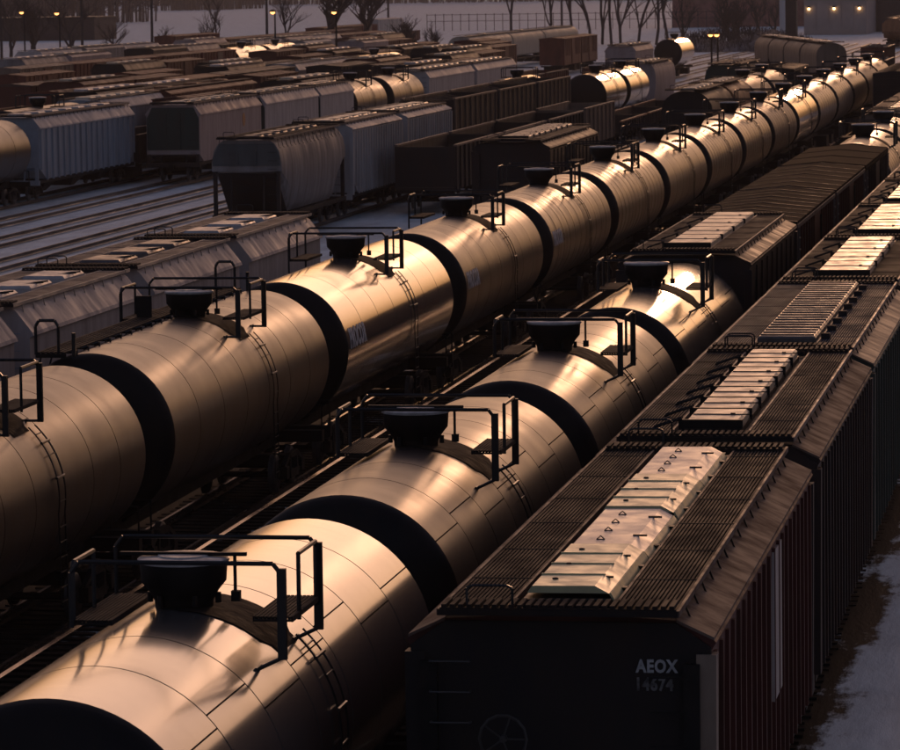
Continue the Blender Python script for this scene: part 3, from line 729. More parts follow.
for i, lb in enumerate(['tank car at the right edge just beyond the grey roofed boxcar', 'second tank car beyond the grey roofed boxcar at the right edge']):
    tank_car(lb, XB, 180.5+17*i, pitch=17, paint='grimy', nring=10, lod=1, group='tank cars at the right edge')
for i, (lb, bd) in enumerate([('dark hopper with a tan lit roof at the right edge beyond the tank cars', 'tan'), ('brown hopper beyond the tan roofed one at the right edge', 'dark'), ('farthest brown hopper at the right edge', 'rust')]):
    hopper_car(lb, XB, 206+17*i, 222.5+17*i, bd, 'ribbed', roof='brownroof', nhatch=5, ribs=12, lod=1 if i == 0 else 2, cut=0, hatch_style='tray')
# ---- hopper string at right (track C)
FIN = mat('worn_grey_hatch_steel', (.17, .15, .14), .45, metal=.2, dirt=(.10, .06, .04), dirt_amt=.7, scale=(3, 3, 3))
CG = 'hopper cars of the right hand string'
hopper_car('nearest hopper, dark red ribs, pale green and pinkish hatch covers, white patch on its side', XC, 43.25, 59.45, 'oldred', 'ribbed', roof='rustyroof', nhatch=4, ribs=21, cut=0,
           walkm=GRATED, hatch_style='trough', hw=(.46, .5), endpaint='black', endm=BLACK, group=CG, edge=mat('walkway_edge_rusty', (.13, .085, .07), .65, spec=.2, dirt=(.06, .03, .02), dirt_amt=.8, scale=(3, 2, 3)),
           endtext=[('AEOX', .155, .84, 4.0, LETTERD), ('14674', .155, .82, 3.80, mat('ghost_lettering', (.22, .21, .20), .7, dirt=(.03, .03, .03), dirt_amt=1, scale=(9, 9, 9)))])
hc1 = [o for o in bpy.data.objects if str(o.get('label')).startswith('nearest hopper')][0]
def brake_wheel():
    mb = MB(); pts = [(.26*math.cos(2*PI*k/14), 0, .26*math.sin(2*PI*k/14)) for k in range(15)]; mb.path(pts, .018, 5)
    for k in range(5): a_ = 2*PI*k/5; mb.bar((0, 0, 0), (.25*math.cos(a_), 0, .25*math.sin(a_)), .012, 4)
    return mb.bar((0, .1, 0), (0, -.02, 0), .04, 8)
IRON = mat('worn_iron', (.05, .045, .04), .55)
part('brake_wheel', None, brake_wheel, IRON, hc1, (-.55, -8.25, 3.35))
for k in range(9): part('grab_iron', 'grabiron', lambda: MB().path([(-.22, .1, 0), (-.22, 0, 0), (.22, 0, 0), (.22, .1, 0)], .013, 5), IRON, hc1, (-1.2, -7.82, 1.4+k*.34))
part('painted_patch', None, lambda: MB().box(1.602, 1.69, -.62, .62, 2.2, 4.15), mat('patch_pale_paint', (.50, .44, .40), .6, dirt=(.30, .2, .15), dirt_amt=.5, scale=(3, 3, 1)), hc1, (0, 1.3, 0))
hopper_car('second hopper of the right hand string, seven cream hatches, rust streaked roof edge', XC, 60.05, 75.0, 'dark', 'ribbed', roof='rustyroof', nhatch=7, ribs=20, cut=0,
           walkm=GRATE, hatch_style='batten', hw=(.42, .5), endpaint='dark', group=CG, edge=STEELG)
hopper_car('third hopper of the right hand string, grey slatted hatch trough instead of cream hatches', XC, 74.8, 91.6, 'green', 'ribbed', roof='tan', nhatch=8, ribs=18, cut=0,
           walkm=mat('grating_bluish', (.07, .075, .088), .75, spec=.12, dirt=(.05, .045, .045), dirt_amt=.5, scale=(2, 1, 2)), hatch=FIN, hatch_style='slats', hw=(.55, .5), group=CG)
for i, (lb, bd) in enumerate([('fourth hopper of the right hand string, four big cream hatches beside the brown hopper', 'dark'), ('fifth hopper of the right hand string, cream hatches beside the nearest boxcar', 'dark'),
                        ('sixth hopper of the right hand string, just beyond the fifth at the right edge', 'rust'), ('seventh hopper of the right hand string', 'dark'), ('eighth and farthest hopper in view of the right hand string', 'dark')]):
    hopper_car(lb, XC, 91.8+15.1*i, 106.9+15.1*i, bd, 'ribbed', roof='brownroof', nhatch=4, ribs=14, cut=0, walkm=GRATED, hatch_style='batten', hw=(.58, .5), group=CG, lod=0 if i < 2 else 1, edge=STEELG)
# ---- track between the two tank trains: far cars only
for i, (lb, bd) in enumerate([('black boxcar end standing at the right edge beyond the far tank cars', 'black'), ('black boxcar behind the first black one at the right edge', 'black')]):
    box_car(lb, -14.85, 298+17.5*i, 315+17.5*i, bd, bd, lod=1)
# ---- light grey hoppers left of the tank train (track D)
PALEH = mat('pale_hatch', (.55, .52, .50), .42, dirt=(.25, .20, .17), dirt_amt=.5, scale=(3, 3, 3))
BRW = mat('running_board_brown', (.13, .10, .09), .6, dirt=(.10, .06, .045), dirt_amt=.7, scale=(3, 2, 3))
for i, (y0, lb) in enumerate([(62.6, 'light grey hopper cut by the left edge below the other two'), (74.3, 'light grey hopper at the left edge with a dark ribbed lower side'),
                       (86.0, 'light grey hopper second from the left, its near end just above the left tank car'), (97.7, 'light grey hopper behind the tank car with the hoop handrails'),
                       (109.4, 'farthest light grey hopper of its string, side lit orange, beside the glossy lettered tank')]):
    hopper_car(lb, XD, y0, y0+11.5, 'palegrey', 'smooth', nhatch=3, hatch=PALEH if i != 3 else FIN, lod=0, hw=(.52, .95), posts=True, walkm=BRW,
               group='light grey hoppers left of the black tank train', edge=mat('walkway_edge_light', (.42, .36, .31), .5, dirt=(.3, .22, .17), dirt_amt=.5, scale=(2, 1, 2)), endm=carpaint('bluegrey'))
hopper_car('dark hopper with lit hatches, alone on the snowy track left of the tank train', -25.1, 173, 191, 'dark', 'ribbed', nhatch=8, hatch=CREAM, hatch_style='batten', ribs=14, cut=0, lod=1, hw=(.6, .5), walkm=GRATED)
gondola('low dark gondola behind the alone dark hopper beside the tank train', -25.1, 192, 208, 'dark', 2.3)
gondola('low dark gondola farther along beside the tank train', -25.1, 215, 231, 'dark', 2.0)
hopper_car('black round shouldered hopper end beside the far part of the tank train', -25.1, 248.5, 264, 'black', 'round', nhatch=5, lod=1, walkm=GRATED)
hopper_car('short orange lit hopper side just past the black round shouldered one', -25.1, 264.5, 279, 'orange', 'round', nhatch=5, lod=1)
tank_car('dark tank car beside the long train just past the orange lit hopper', -25.1, 288.5, pitch=16, paint='brown', nring=8, lod=2)
tank_car('dark tank car farther along beside the long train', -25.1, 305, pitch=16, paint='brown', nring=9, lod=2)
box_car('black boxcar beside the far end of the long tank train', -25.1, 315, 332, 'black', 'black', lod=1)
hopper_car('dark green hopper with a brown roof, standing alone before the brush mound', -29.9, 326.5, 346, 'green', 'curved', nhatch=5, hatch=carpaint('tan'), lod=1, walkm=GRATE)
# ---- low gondolas
for i, y in enumerate((203, 220.5, 238)):
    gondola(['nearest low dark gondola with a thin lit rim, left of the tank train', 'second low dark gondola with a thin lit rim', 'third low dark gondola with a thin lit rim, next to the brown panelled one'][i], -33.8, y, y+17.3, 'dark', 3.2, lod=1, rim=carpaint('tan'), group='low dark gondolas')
gondola('brown panelled gondola standing in front of the black tank end', -33.8, 255.5, 272, 'tan', 3.3, lod=1, nrib=8)  # light on the side panel is put into the tan colour
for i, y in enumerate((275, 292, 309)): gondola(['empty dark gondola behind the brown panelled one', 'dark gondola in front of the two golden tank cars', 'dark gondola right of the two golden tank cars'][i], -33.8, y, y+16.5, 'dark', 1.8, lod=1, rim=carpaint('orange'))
# ---- grey ribbed hoppers and what follows on their track (track E)
hopper_car('round shouldered grey hopper, nearest of its string, with streaked side and dark end', XE, 179.5, 196.3, 'midgrey', 'curved', nhatch=8, hatch=FIN, lod=0, walkm=GRATED, zs=3.1, cut=2.4, endm=carpaint('dark'), endplate='endgrey',
           endtext=[('AEX', .26, -.9, 3.75, mat('dark_lettering', (.10, .09, .085), .7)), ('1120', .22, -.9, 3.42, MATS.get('dark_lettering') or LETTERD)])
hopper_car('first of two grey ribbed hoppers left of centre', XE, 196.9, 212.3, 'grey', 'ribbed', nhatch=5, hatch=CREAM, ribs=20, lod=0, walkm=BRW, zs=2.0, cut=1.6, hw=(.50, 1.1), group='grey ribbed hoppers left of centre')
hopper_car('second of two grey ribbed hoppers left of centre', XE, 212.9, 229, 'grey', 'ribbed', nhatch=5, hatch=CREAM, ribs=20, lod=0, walkm=BRW, zs=2.0, cut=1.6, hw=(.50, 1.1), group='grey ribbed hoppers left of centre')
for i in range(3):
    gondola(['nearest tall open car with braces showing over its rim, right of the grey ribbed hoppers', 'second tall open car with braces', 'third tall open car with braces, next to the low loaded gondola'][i],
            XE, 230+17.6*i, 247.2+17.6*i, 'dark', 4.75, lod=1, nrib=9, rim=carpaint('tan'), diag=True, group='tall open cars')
gondola('low gondola with a light load, right before the black tank end', XE, 283.5, 299.5, 'dark', 1.7, lod=1, rim=carpaint('tan'), load='cream')
tank_car('golden tank car with a black end carrying faint marks, nearer of the pair', XE, 308.8, pitch=15.6, paint='clean', nring=6, lod=1, group='pair of golden tank cars')
tank_car('farther of the pair of golden tank cars', XE, 324.8, pitch=15.6, paint='clean', nring=6, lod=1, group='pair of golden tank cars')
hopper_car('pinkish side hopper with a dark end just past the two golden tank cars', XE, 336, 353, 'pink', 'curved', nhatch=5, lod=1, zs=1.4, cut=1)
tank_car('pale tank car half hidden behind the tall open cars', -42.3, 296, pitch=16, paint='clean', nring=7, lod=2)
for i in range(3): gondola(['dark empty gondola behind the pale tank car', 'dark gondola behind the golden tank pair', 'low brown gondola behind the golden tank pair'][i], -42.3, 306+17*i, 322.5+17*i, ['dark', 'rust', 'rust'][i], 2.6, rim=carpaint('orange'))
# ---- snowy tracks' far cars
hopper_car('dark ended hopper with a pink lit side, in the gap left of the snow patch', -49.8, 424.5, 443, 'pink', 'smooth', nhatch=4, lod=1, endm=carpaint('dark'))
tank_car('orange tank car end standing at the edge of the far snow patch', -49.8, 480, pitch=17, paint='clean', nring=6, lod=2)
gondola('long low car with a lit rim behind the golden tank pair', -49.8, 445, 463, 'rust', 2.2, rim=carpaint('orange'))
gondola('dark loaded gondola on the snow track far off', -49.8, 405, 422, 'rust', 2.6, load='dark')
# ---- pale hoppers behind the open snow (track F)
FD = ['tall grey ended hopper with an orange mark, nearest behind the open snow', 'second pale hopper behind the open snow', 'third pale hopper behind the open snow, next to the pair of round tank cars']
for i, y in enumerate((233.5, 252.6, 271.2)):
    hopper_car(FD[i], XF, y, y+(18.9 if i < 2 else 13.5), 'pink' if i == 0 else 'palegrey', 'smooth', nhatch=6, hatch=CREAM, lod=0, walkm=GRATED, endm=carpaint('dark'), endplate='green', zs=1.6, cut=1.0, hw=(.5, .8), group='pale hoppers behind the open snow')
part('painted_mark', None, lambda: MB().lathe([(.42, 1.603), (.42, 1.612), (.05, 1.613)], 0, 3.2, 16, 'x'), mat('orange_emblem_paint', (.55, .22, .07), .55), bpy.data.objects['hopper_car'] if False else [o for o in bpy.data.objects if o.get('label') == FD[0]][0], (0, 3.6, 0))
tank_car('left one of the pair of pale round tank cars above the grey ribbed hoppers', XF, 291.5, pitch=14.6, paint='dusty', nring=5, lod=1, group='pair of pale round tank cars')
tank_car('right one of the pair of pale round tank cars above the grey ribbed hoppers', XF, 307.5, pitch=16, paint='dusty', nring=5, lod=1, group='pair of pale round tank cars')
for i, y in enumerate((316.5, 341.5)):
    hopper_car(['pale hopper with dark end and bright hatches, above the tall open cars', 'farther pale hopper with bright hatches above the tall open cars'][i], XF, y, y+24.5, 'palegrey', 'smooth', nhatch=8, hatch=CREAM, lod=1, zs=1.6, cut=1, endm=carpaint('dark'), hw=(.5, .7))
for i in range(2): gondola(['rust gondola past the pale hoppers, first of two', 'rust gondola past the pale hoppers, second of two'][i], XF, 368+18*i, 385+18*i, 'rust', 2.6, rim=carpaint('tan'))

# ---- the rows farther left, car by car: (kind, length, paint, extra)
ORD = ['first', 'second', 'third', 'fourth', 'fifth', 'sixth', 'seventh', 'eighth', 'ninth', 'tenth', 'eleventh', 'twelfth', 'thirteenth', 'fourteenth', 'fifteenth', 'sixteenth', 'seventeenth', 'eighteenth', 'nineteenth', 'twentieth']
WORD = {'rust': 'rust brown', 'oxide': 'red oxide', 'dark': 'dark brown', 'grey': 'grey', 'palegrey': 'pale grey', 'bluegrey': 'blue grey', 'green': 'dark green', 'cream': 'cream', 'white': 'white', 'tan': 'tan',
        'pink': 'pinkish', 'black': 'black', 'orange': 'orange brown', 'maroon': 'maroon', 'midgrey': 'mid grey', 'brownroof': 'brown', 'clean': 'glossy pale topped', 'dusty': 'dusty black', 'grimy': 'grimy brown'}
def row(X, Y, desc, items):
    for i, it in enumerate(items):
        kind, ln, pt = it[0], it[1], it[2]; ex = it[3] if len(it) > 3 else {}
        y0, y1 = Y, Y+ln; Y = y1+.1
        own = ex.get('label')
        if kind == 'gap': continue
        where = f'{ORD[i]} from the left in {desc}'
        if kind == 'H': hopper_car(own or f'{WORD[pt]} hopper, {where}', X, y0, y1, pt, ex.get('prof', 'ribbed' if i % 2 else 'smooth'), roof=ex.get('roof'), nhatch=ex.get('n', 5), hatch=ex.get('hatch', CREAM), ribs=ex.get('ribs', 0), lod=ex.get('lod', 2), cut=ex.get('cut', 1.2), zs=1.8, hw=(.5, .7))
        elif kind == 'B': box_car(own or f'{WORD[pt]} boxcar, {where}', X, y0, y1, pt, ex.get('roof', pt), door=ex.get('door'), lod=2, h=ex.get('h', 4.45))
        elif kind == 'T': tank_car(own or f'{WORD[pt]} tank car, {where}', X, (y0+y1)/2, pitch=ln, paint=pt, nring=5, lod=ex.get('lod', 2))
        elif kind == 'G': gondola(own or f'{WORD[pt]} gondola, {where}', X, y0, y1, pt, ex.get('top', 2.6), lod=2, nrib=8, rim=ex.get('rim'), load=ex.get('load'))
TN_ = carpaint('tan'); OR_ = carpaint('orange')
row(-58.1, 194.5, 'the row with the blue grey ribbed hopper', [('T', 18, 'dusty', {'label': 'round ended tank car at the far left edge, glowing orange on its shoulder', 'lod': 1}),
    ('H', 23, 'bluegrey', {'label': 'blue grey ribbed hopper at the far left beside the open snow', 'prof': 'smooth', 'ribs': 18, 'lod': 1, 'n': 7, 'hatch': PALEH, 'cut': 1.5}), ('G', 17, 'dark'), ('B', 17, 'rust'), ('G', 17, 'dark', {'rim': OR_}), ('H', 18, 'dark'), ('G', 17, 'rust'),
    ('G', 18, 'dark'), ('H', 18, 'dark', {'hatch': PALEH}), ('B', 18, 'rust'), ('G', 17, 'dark', {'rim': TN_})])
row(-62.3, 226, 'the row behind the blue grey ribbed hopper', [('T', 18, 'dusty', {'label': 'pale lit tank car at the left edge behind the blue grey ribbed hopper'}), ('H', 18, 'bluegrey', {'label': 'smooth blue grey hopper left of the orange roofed ribbed car', 'prof': 'smooth', 'n': 6}),
    ('H', 29, 'oxide', {'label': 'ribbed rust car with an orange lit roof near the tall grey ended hopper', 'ribs': 16, 'roof': 'orange', 'prof': 'ribbed', 'n': 3, 'hatch': OR_, 'cut': 0}), ('G', 18, 'dark'), ('G', 18, 'rust', {'rim': OR_}), ('G', 18, 'dark'), ('B', 18, 'dark'), ('G', 18, 'rust', {'load': 'dark'}), ('H', 18, 'dark'), ('B', 18, 'rust')])
row(-66.5, 243, 'the fourth row behind the open snow', [('G', 17, 'rust', {'rim': TN_, 'top': 3.2}), ('H', 17, 'dark', {'hatch': PINKW}), ('H', 17, 'dark', {'hatch': PINKW}), ('G', 18, 'dark'), ('B', 16, 'rust'), ('G', 18, 'dark', {'rim': OR_}), ('B', 18, 'dark'), ('H', 18, 'rust'), ('G', 18, 'rust'), ('G', 18, 'dark'), ('H', 18, 'dark'), ('B', 18, 'rust'), ('gap', 40, 'x'), ('B', 17, 'oxide', {'label': 'tall rust boxcar, left one of two before the bare tree trunks'}), ('B', 17, 'rust', {'label': 'tall rust boxcar, right one of two before the bare tree trunks'})])
row(-70.7, 252, 'the fifth row behind the open snow', [('G', 17, 'oxide', {'rim': OR_, 'top': 3.4}), ('B', 17, 'oxide'), ('G', 17, 'rust', {'rim': TN_}), ('B', 16, 'dark', {'roof': 'orange', 'label': 'dark boxcar with a thin orange roof edge, left of the grey roofed hopper'}), ('B', 29, 'dark', {'label': 'long dark boxcar left of the grey roofed hopper'}),
    ('H', 35, 'grey', {'label': 'long grey roofed hopper with a pale side, left of the white tank car', 'prof': 'smooth', 'n': 1}), ('T', 24, 'clean', {'label': 'pale tank car with a black dome, above the pair of round tank cars'}), ('G', 18, 'black', {'top': 3.6}), ('H', 18, 'dark'), ('G', 18, 'dark', {'rim': TN_}), ('B', 18, 'rust')])
row(-75.0, 272, 'the sixth row behind the open snow', [('G', 17, 'rust', {'rim': TN_}), ('H', 17, 'rust', {'hatch': CREAM}), ('B', 17, 'rust'), ('G', 17, 'rust', {'rim': OR_, 'top': 3.2}), ('H', 17, 'dark', {'hatch': PINKW}), ('B', 17, 'dark'), ('G', 17, 'rust'), ('G', 18, 'dark', {'rim': TN_}), ('B', 18, 'rust'), ('H', 18, 'dark', {'hatch': CREAM}), ('G', 18, 'rust', {'rim': OR_}), ('G', 18, 'dark'), ('B', 18, 'maroon')])
row(-79.0, 290, 'the row ending in round roofed cars', [('B', 17, 'rust', {'roof': 'brownroof'}), ('G', 17, 'rust', {'rim': OR_}), ('B', 17, 'oxide'), ('G', 17, 'dark'), ('H', 17, 'dark', {'hatch': CREAM}), ('G', 17, 'rust'), ('B', 17, 'rust'), ('H', 17, 'dark', {'hatch': PINKW}), ('G', 17, 'rust'), ('G', 17, 'dark'), ('B', 17, 'maroon'), ('gap', 24.5, 'x'),
    ('H', 36, 'cream', {'prof': 'round', 'n': 1, 'label': 'long round roofed cream car with a dark end, leftmost of three before the fence'}), ('H', 32, 'cream', {'prof': 'round', 'n': 1, 'label': 'middle one of the three long round roofed cream cars'}), ('H', 37, 'cream', {'prof': 'round', 'n': 1, 'label': 'rightmost of the three long round roofed cream cars'})])
row(-88, 322, 'the eighth row behind the open snow', [('B', 17, 'oxide'), ('G', 17, 'rust', {'rim': OR_}), ('H', 17, 'dark', {'hatch': CREAM}), ('B', 17, 'rust'), ('G', 17, 'rust'), ('G', 17, 'dark', {'rim': TN_}), ('B', 17, 'rust'), ('H', 17, 'rust', {'hatch': CREAM}), ('G', 17, 'dark'), ('H', 18, 'pink'), ('B', 18, 'rust')])
row(-96, 350, 'the ninth row behind the open snow', [('B', 20, 'tan', {'door': 'rust', 'label': 'tan and rust boxcar with dark panels at the upper left edge'}), ('B', 18, 'maroon'), ('B', 18, 'maroon', {'door': 'oxide'}), ('B', 18, 'rust'), ('B', 18, 'maroon', {'door': 'tan'}), ('T', 19, 'clean', {'label': 'left one of two white topped tank cars in the upper left'}), ('T', 19, 'clean', {'label': 'right one of two white topped tank cars in the upper left'}),
    ('H', 18, 'grey'), ('G', 18, 'rust', {'rim': OR_}), ('B', 18, 'rust'), ('H', 18, 'dark', {'hatch': CREAM})])
row(-105, 385, 'the tenth row behind the open snow', [('H', 18, 'midgrey', {'hatch': PINKW}), ('H', 18, 'pink', {'hatch': CREAM}), ('G', 18, 'rust'), ('H', 18, 'dark', {'hatch': CREAM}), ('H', 18, 'midgrey'), ('B', 18, 'dark'), ('H', 20, 'grey', {'label': 'grey ended hopper with a long pinkish side, behind the white topped tank cars'}), ('H', 20, 'pink'), ('H', 20, 'palegrey'), ('B', 18, 'rust', {'door': 'tan'}), ('B', 18, 'maroon')])
row(-115, 430, 'the eleventh row behind the open snow', [('H', 19, 'palegrey', {'hatch': PALEH}), ('H', 19, 'midgrey'), ('H', 19, 'palegrey', {'hatch': PALEH}), ('G', 19, 'rust'), ('H', 19, 'pink'), ('B', 19, 'oxide'), ('B', 19, 'rust'), ('B', 19, 'maroon', {'door': 'tan'}), ('B', 19, 'rust'), ('B', 19, 'rust'), ('G', 18, 'rust')])
row(-124, 640, 'the farthest row below the big tree', [('B', 17, 'oxide'), ('B', 17, 'rust'), ('B', 15, 'maroon', {'door': 'tan'}), ('B', 26, 'white', {'label': 'white boxcar lit pink at the foot of the big bare tree', 'h': 5.2}), ('G', 18, 'rust')])
row(-130, 560, 'the row at the upper left snow bank', [('B', 15, 'oxide', {'label': 'red roofed car below the upper left snow bank'}), ('B', 15, 'maroon', {'label': 'maroon car next to the red roofed one below the snow bank'})])
# far right: cars turned away on the curve, and cars by the warehouse
for i in range(4):
    a = R(10.9); s = 8+15.3*i
    hopper_car(['nearest tan hopper on the curve, its dark end towards the tank train', 'second tan hopper on the curve', 'third tan hopper on the curve', 'farthest tan hopper on the curve'][i],
        0, -7.6, 7.6, 'tan', 'round', nhatch=6, hatch=PALEH, lod=1, zs=2.2, cut=1.6, group='tan hoppers on the far curve', endm=BLACK)  # white cars; their orange light is put into the tan paint
    o = [o for o in bpy.data.objects if o.type == 'EMPTY' and o.get('category') == 'hopper car'][-1]
    o = max((q for q in bpy.data.objects if q.get('group') == 'tan hoppers on the far curve'), key=lambda q: int(q.name.split('.')[1]) if '.' in q.name else 0)
    o.location = (-27.4-math.sin(a)*s, 422+math.cos(a)*s, 0); o.rotation_euler = (0, 0, a)
for i in range(2):
    hopper_car(['white roofed ribbed car before the warehouse at the far right', 'second white roofed ribbed car at the far right edge'][i], -33, 655+24*i, 678.5+24*i, 'orange', 'round', nhatch=0, ribs=14, lod=2, roof=None)
for i in range(3):
    gondola(['dark low car on the curve right of the tan hoppers', 'dark loaded car before the warehouse', 'rust low car at the far right beneath the white roofed cars'][i], -20-3*i, 350+62*i, 367+62*i, ['black', 'dark', 'rust'][i], 2.6+.3*i, load='dark', rim=TN_)

# ================================================================== buildings, poles, lamps, trees
def building(name, label, x0, x1, y0, y1, h, paint, roofp, nb=6, extras=None):
    t = thing(name, label, 'building', ((x0+x1)/2, y0, 0)); w2 = (x1-x0)/2
    part('wall', None, lambda: MB().box(-w2, w2, 0, y1-y0, -.5, h), paint, t)
    part('roof', None, lambda: MB().box(-w2-.3, w2+.3, -.3, y1-y0+.3, h+.01, h+.35), roofp, t)
    for i in range(nb): part('wall_panel', (name, nb, h, round(w2, 1)), lambda: MB().box(-w2/nb+.12, w2/nb-.12, -.08, -.002, .3, h-.4), paint, t, (-w2+2*w2*(i+.5)/nb, 0, 0))
    return t
wallp = mat('warehouse_concrete', (.46, .37, .33), .8, dirt=(.34, .27, .24), dirt_amt=.6, scale=(.5, .5, .3))
wt = building('warehouse', 'grey brown warehouse with three lit wall lamps at the top right', -58.6, -46.2, 815, 860, 7.0, wallp, STEELG, 5)
lampg = emis('lamp_glow', (1, .62, .26), 6)
for i in range(3):
    o = part('wall_lamp', 'wlamp', lambda: MB().box(-.25, .25, -.55, -.09, 5.2, 5.5), BLACK, wt, (-5.2+5.0*i, 0, 0))
    part('bulb', 'wbulb', lambda: MB().lathe([(.05, 4.75), (.22, 4.85), (.24, 5.05), (.15, 5.19)], 0, -.35, 10), lampg, o)
building('warehouse', 'dark taller warehouse wing behind the white roofed cars at the top right corner', -46, -20, 850, 900, 7.6, mat('dark_wall', (.05, .045, .045), .8), STEELG, 8)
building('brick_building', 'reddish brown building behind the bare trees at the top right', -100, -64, 960, 1000, 16, mat('brick_red', (.38, .17, .13), .85, dirt=(.08, .04, .03), dirt_amt=.6, scale=(.4, .4, .4)), BLACK, 9)
building('signal_hut', 'dark narrow tower between the pale mast and the warehouse', -60, -57.2, 775, 779, 12, mat('dark_wall2', (.02, .018, .018), .8), BLACK, 2)
building('storage_shed', 'dark low shed behind the white boxcar and the lit trees in the upper left', -250, -215, 860, 880, 4.5, mat('dark_wall3', (.06, .04, .035), .8), BLACK, 6)
t = thing('light_mast', 'thick pale grey mast in front of the reddish building', 'mast', (-57.5, 745, 0))
part('pole', None, lambda: MB().lathe([(.55, -.3), (.5, 14)], 0, 0, 12), mat('mast_grey', (.62, .58, .56), .7), t); part('base', None, lambda: MB().lathe([(.9, -.3), (.9, .4), (.6, .6)], 0, 0, 12), BLACK, t)
t = thing('sign_post', 'upright orange lit board beside a dark trunk, left of the brush mound', 'sign', (-79, 860, 0))
part('board', None, lambda: MB().box(-.5, .5, -.1, .1, .6, 5.4), mat('board_pale', (.5, .33, .26), .6), t); part('post', None, lambda: MB().box(-.65, -.51, -.12, .12, -.3, 6.2), BLACK, t); part('post', None, lambda: MB().box(.51, .65, -.12, .12, -.3, 6.2), BLACK, t)
def street_lamp(label, x, y, h=8):
    t = thing('street_lamp', label, 'street lamp', (x, y, 0), group='lit yard lamps')
    part('pole', ('lp', h), lambda: MB().lathe([(.14, -.3), (.09, h+.1)], 0, 0, 8), BLACK, t)
    part('arm', ('la', h), lambda: MB().bar((0, 0, h+.05), (0, -1.2, h+.2), .05, 6), BLACK, t)
    part('lamp_shade', ('ls', h), lambda: MB().lathe([(.42, h+.12), (.40, h+.25), (.12, h+.42)], 0, -1.3, 12), BLACK, t)
    part('bulb', ('lb', h), lambda: MB().lathe([(.08, h-.14), (.24, h-.06), (.30, h+.11)], 0, -1.3, 12), emis('yard_lamp_glow', (1, .42, .12), 3), t)
for lb, x, y in [('lit yard lamp, leftmost in the upper left corner', -143.9, 536.7), ('lit yard lamp, second from the left in the upper left', -131.8, 508.9), ('lit yard lamp left of the big bare tree', -97.7, 479.6), ('lit yard lamp right in front of the big bare tree', -88, 467.6)]:
    street_lamp(lb, x, y)
street_lamp('low bright yard lamp left of the brush mound', -45.5, 481, 4.7); street_lamp('small bright yard lamp beside the low one left of the mound', -44.7, 480.3, 4.7)
POLE = mat('pole_wood', (.05, .04, .035), .85)
for i, (lb, x, y) in enumerate([('tall wooden pole on the snow bank, leftmost', -170, 620), ('tall wooden pole on the snow bank, middle one', -157, 620), ('tall wooden pole on the snow bank by the red roofed car', -147, 625), ('tall wooden pole left of the big bare tree', -128, 622), ('thin pole behind the big bare tree', -133, 760), ('wooden pole at the left edge of the trunk row', -100, 760)]):
    t = thing('utility_pole', lb, 'pole', (x, y, 0)); part('pole', 'upole', lambda: MB().lathe([(.24, -.3), (.16, 15)], 0, 0, 8), POLE, t); part('crossarm', 'uarm', lambda: MB().box(-1.3, 1.3, -.08, .08, 13.5, 13.7), POLE, t)
BARK = mat('bark', (.045, .034, .03), .9, dirt=(.08, .06, .055), dirt_amt=.5, scale=(1, 1, .4)); TWIG = mat('twigs', (.06, .042, .036), .9)
def tree(label, x, y, h, seed, spread=.55, fork=.28, levels=5, tr=.3, name='bare_tree', trunks=1, cat='tree', group=None):
    rr = random.Random(seed); t = thing(name, label, cat, (x, y, -.2), group=group); mt = MB(); mc = MB()
    def grow(p, d, ln, r, lv):
        n = 3 if lv > 1 else 2; pts = [p]
        for k in range(n):
            d = (d+Vector((rr.uniform(-.18, .18), rr.uniform(-.18, .18), rr.uniform(-.05, .12)))).normalized(); pts.append(pts[-1]+d*ln/n)
        for a in range(n):
            (mt if lv == levels else mc).bar(pts[a], pts[a+1], r*(1-.22*a/n), 7 if lv == levels else (5 if lv > 2 else 3), cap=False)
        if lv == 0: return
        for q in range(rr.choice((2, 3, 3)) + (1 if lv >= levels-1 else 0)):
            at = pts[rr.choice((1, 2, n) if n > 2 else (1, n))] if q else pts[-1]
            nd = (d+Vector((rr.uniform(-1, 1), rr.uniform(-1, 1), rr.uniform(-.1, .55)))*spread*1.5).normalized()
            grow(at, nd, ln*rr.uniform(.55, .85), r*.58, lv-1)
    for k in range(trunks): grow(Vector((k*.5, 0, 0)), Vector((rr.uniform(-.15, .15)*(trunks > 1)*2, 0, 1)), h*fork, tr, levels)
    part('trunk', None, lambda: mt, BARK, t); part('crown', None, lambda: mc, TWIG, t)
TR = [('spreading bare tree behind the leftmost yard lamp', -187, 640, 17, .3), ('bare tree between the two left yard lamps', -178, 655, 16, .3), ('broad bare tree right of the two left yard lamps', -166, 648, 18, .35), ('leaning bare tree on the upper left snow bank', -157, 640, 12, .25),
      ('low forked bare tree in the middle of the snow bank', -150, 650, 10, .25), ('small bare tree right on the snow bank', -143, 645, 9, .22), ('bare tree at the upper left corner', -196, 635, 18, .35), ('crooked bare tree near the left corner lamp', -190, 690, 16, .35),
      ('tall bare tree behind the left of the two corner lamps', -183, 600, 19, .42), ('tall bare tree just right of the corner lamps', -161, 605, 19, .45), ('thin bare tree before the low shed', -172, 610, 15, .3),
      ('tall slender tree over the white topped tank cars', -139, 640, 16, .3), ('slender tree right of the snow bank', -131, 650, 15, .28),
      ('big bare tree with heavy curved limbs, top centre left', -121.5, 640, 20, .75), ('second heavy trunk beside the big bare tree', -116.5, 638, 20, .6)]
for i, (lb, x, y, h, tr_) in enumerate(TR): tree(lb, x, y, h, 11+i, tr=tr_, fork=.22 if h > 12 else .18, spread=.62, levels=6)
tree('dense bushy bare tree at the top, left of the far fence', -112, 655, 12, 41, tr=.22, fork=.16, trunks=4, spread=.4)
tree('twiggy bare bush right of the heavy trunks', -107, 650, 9, 42, tr=.16, fork=.18, trunks=3, spread=.5)
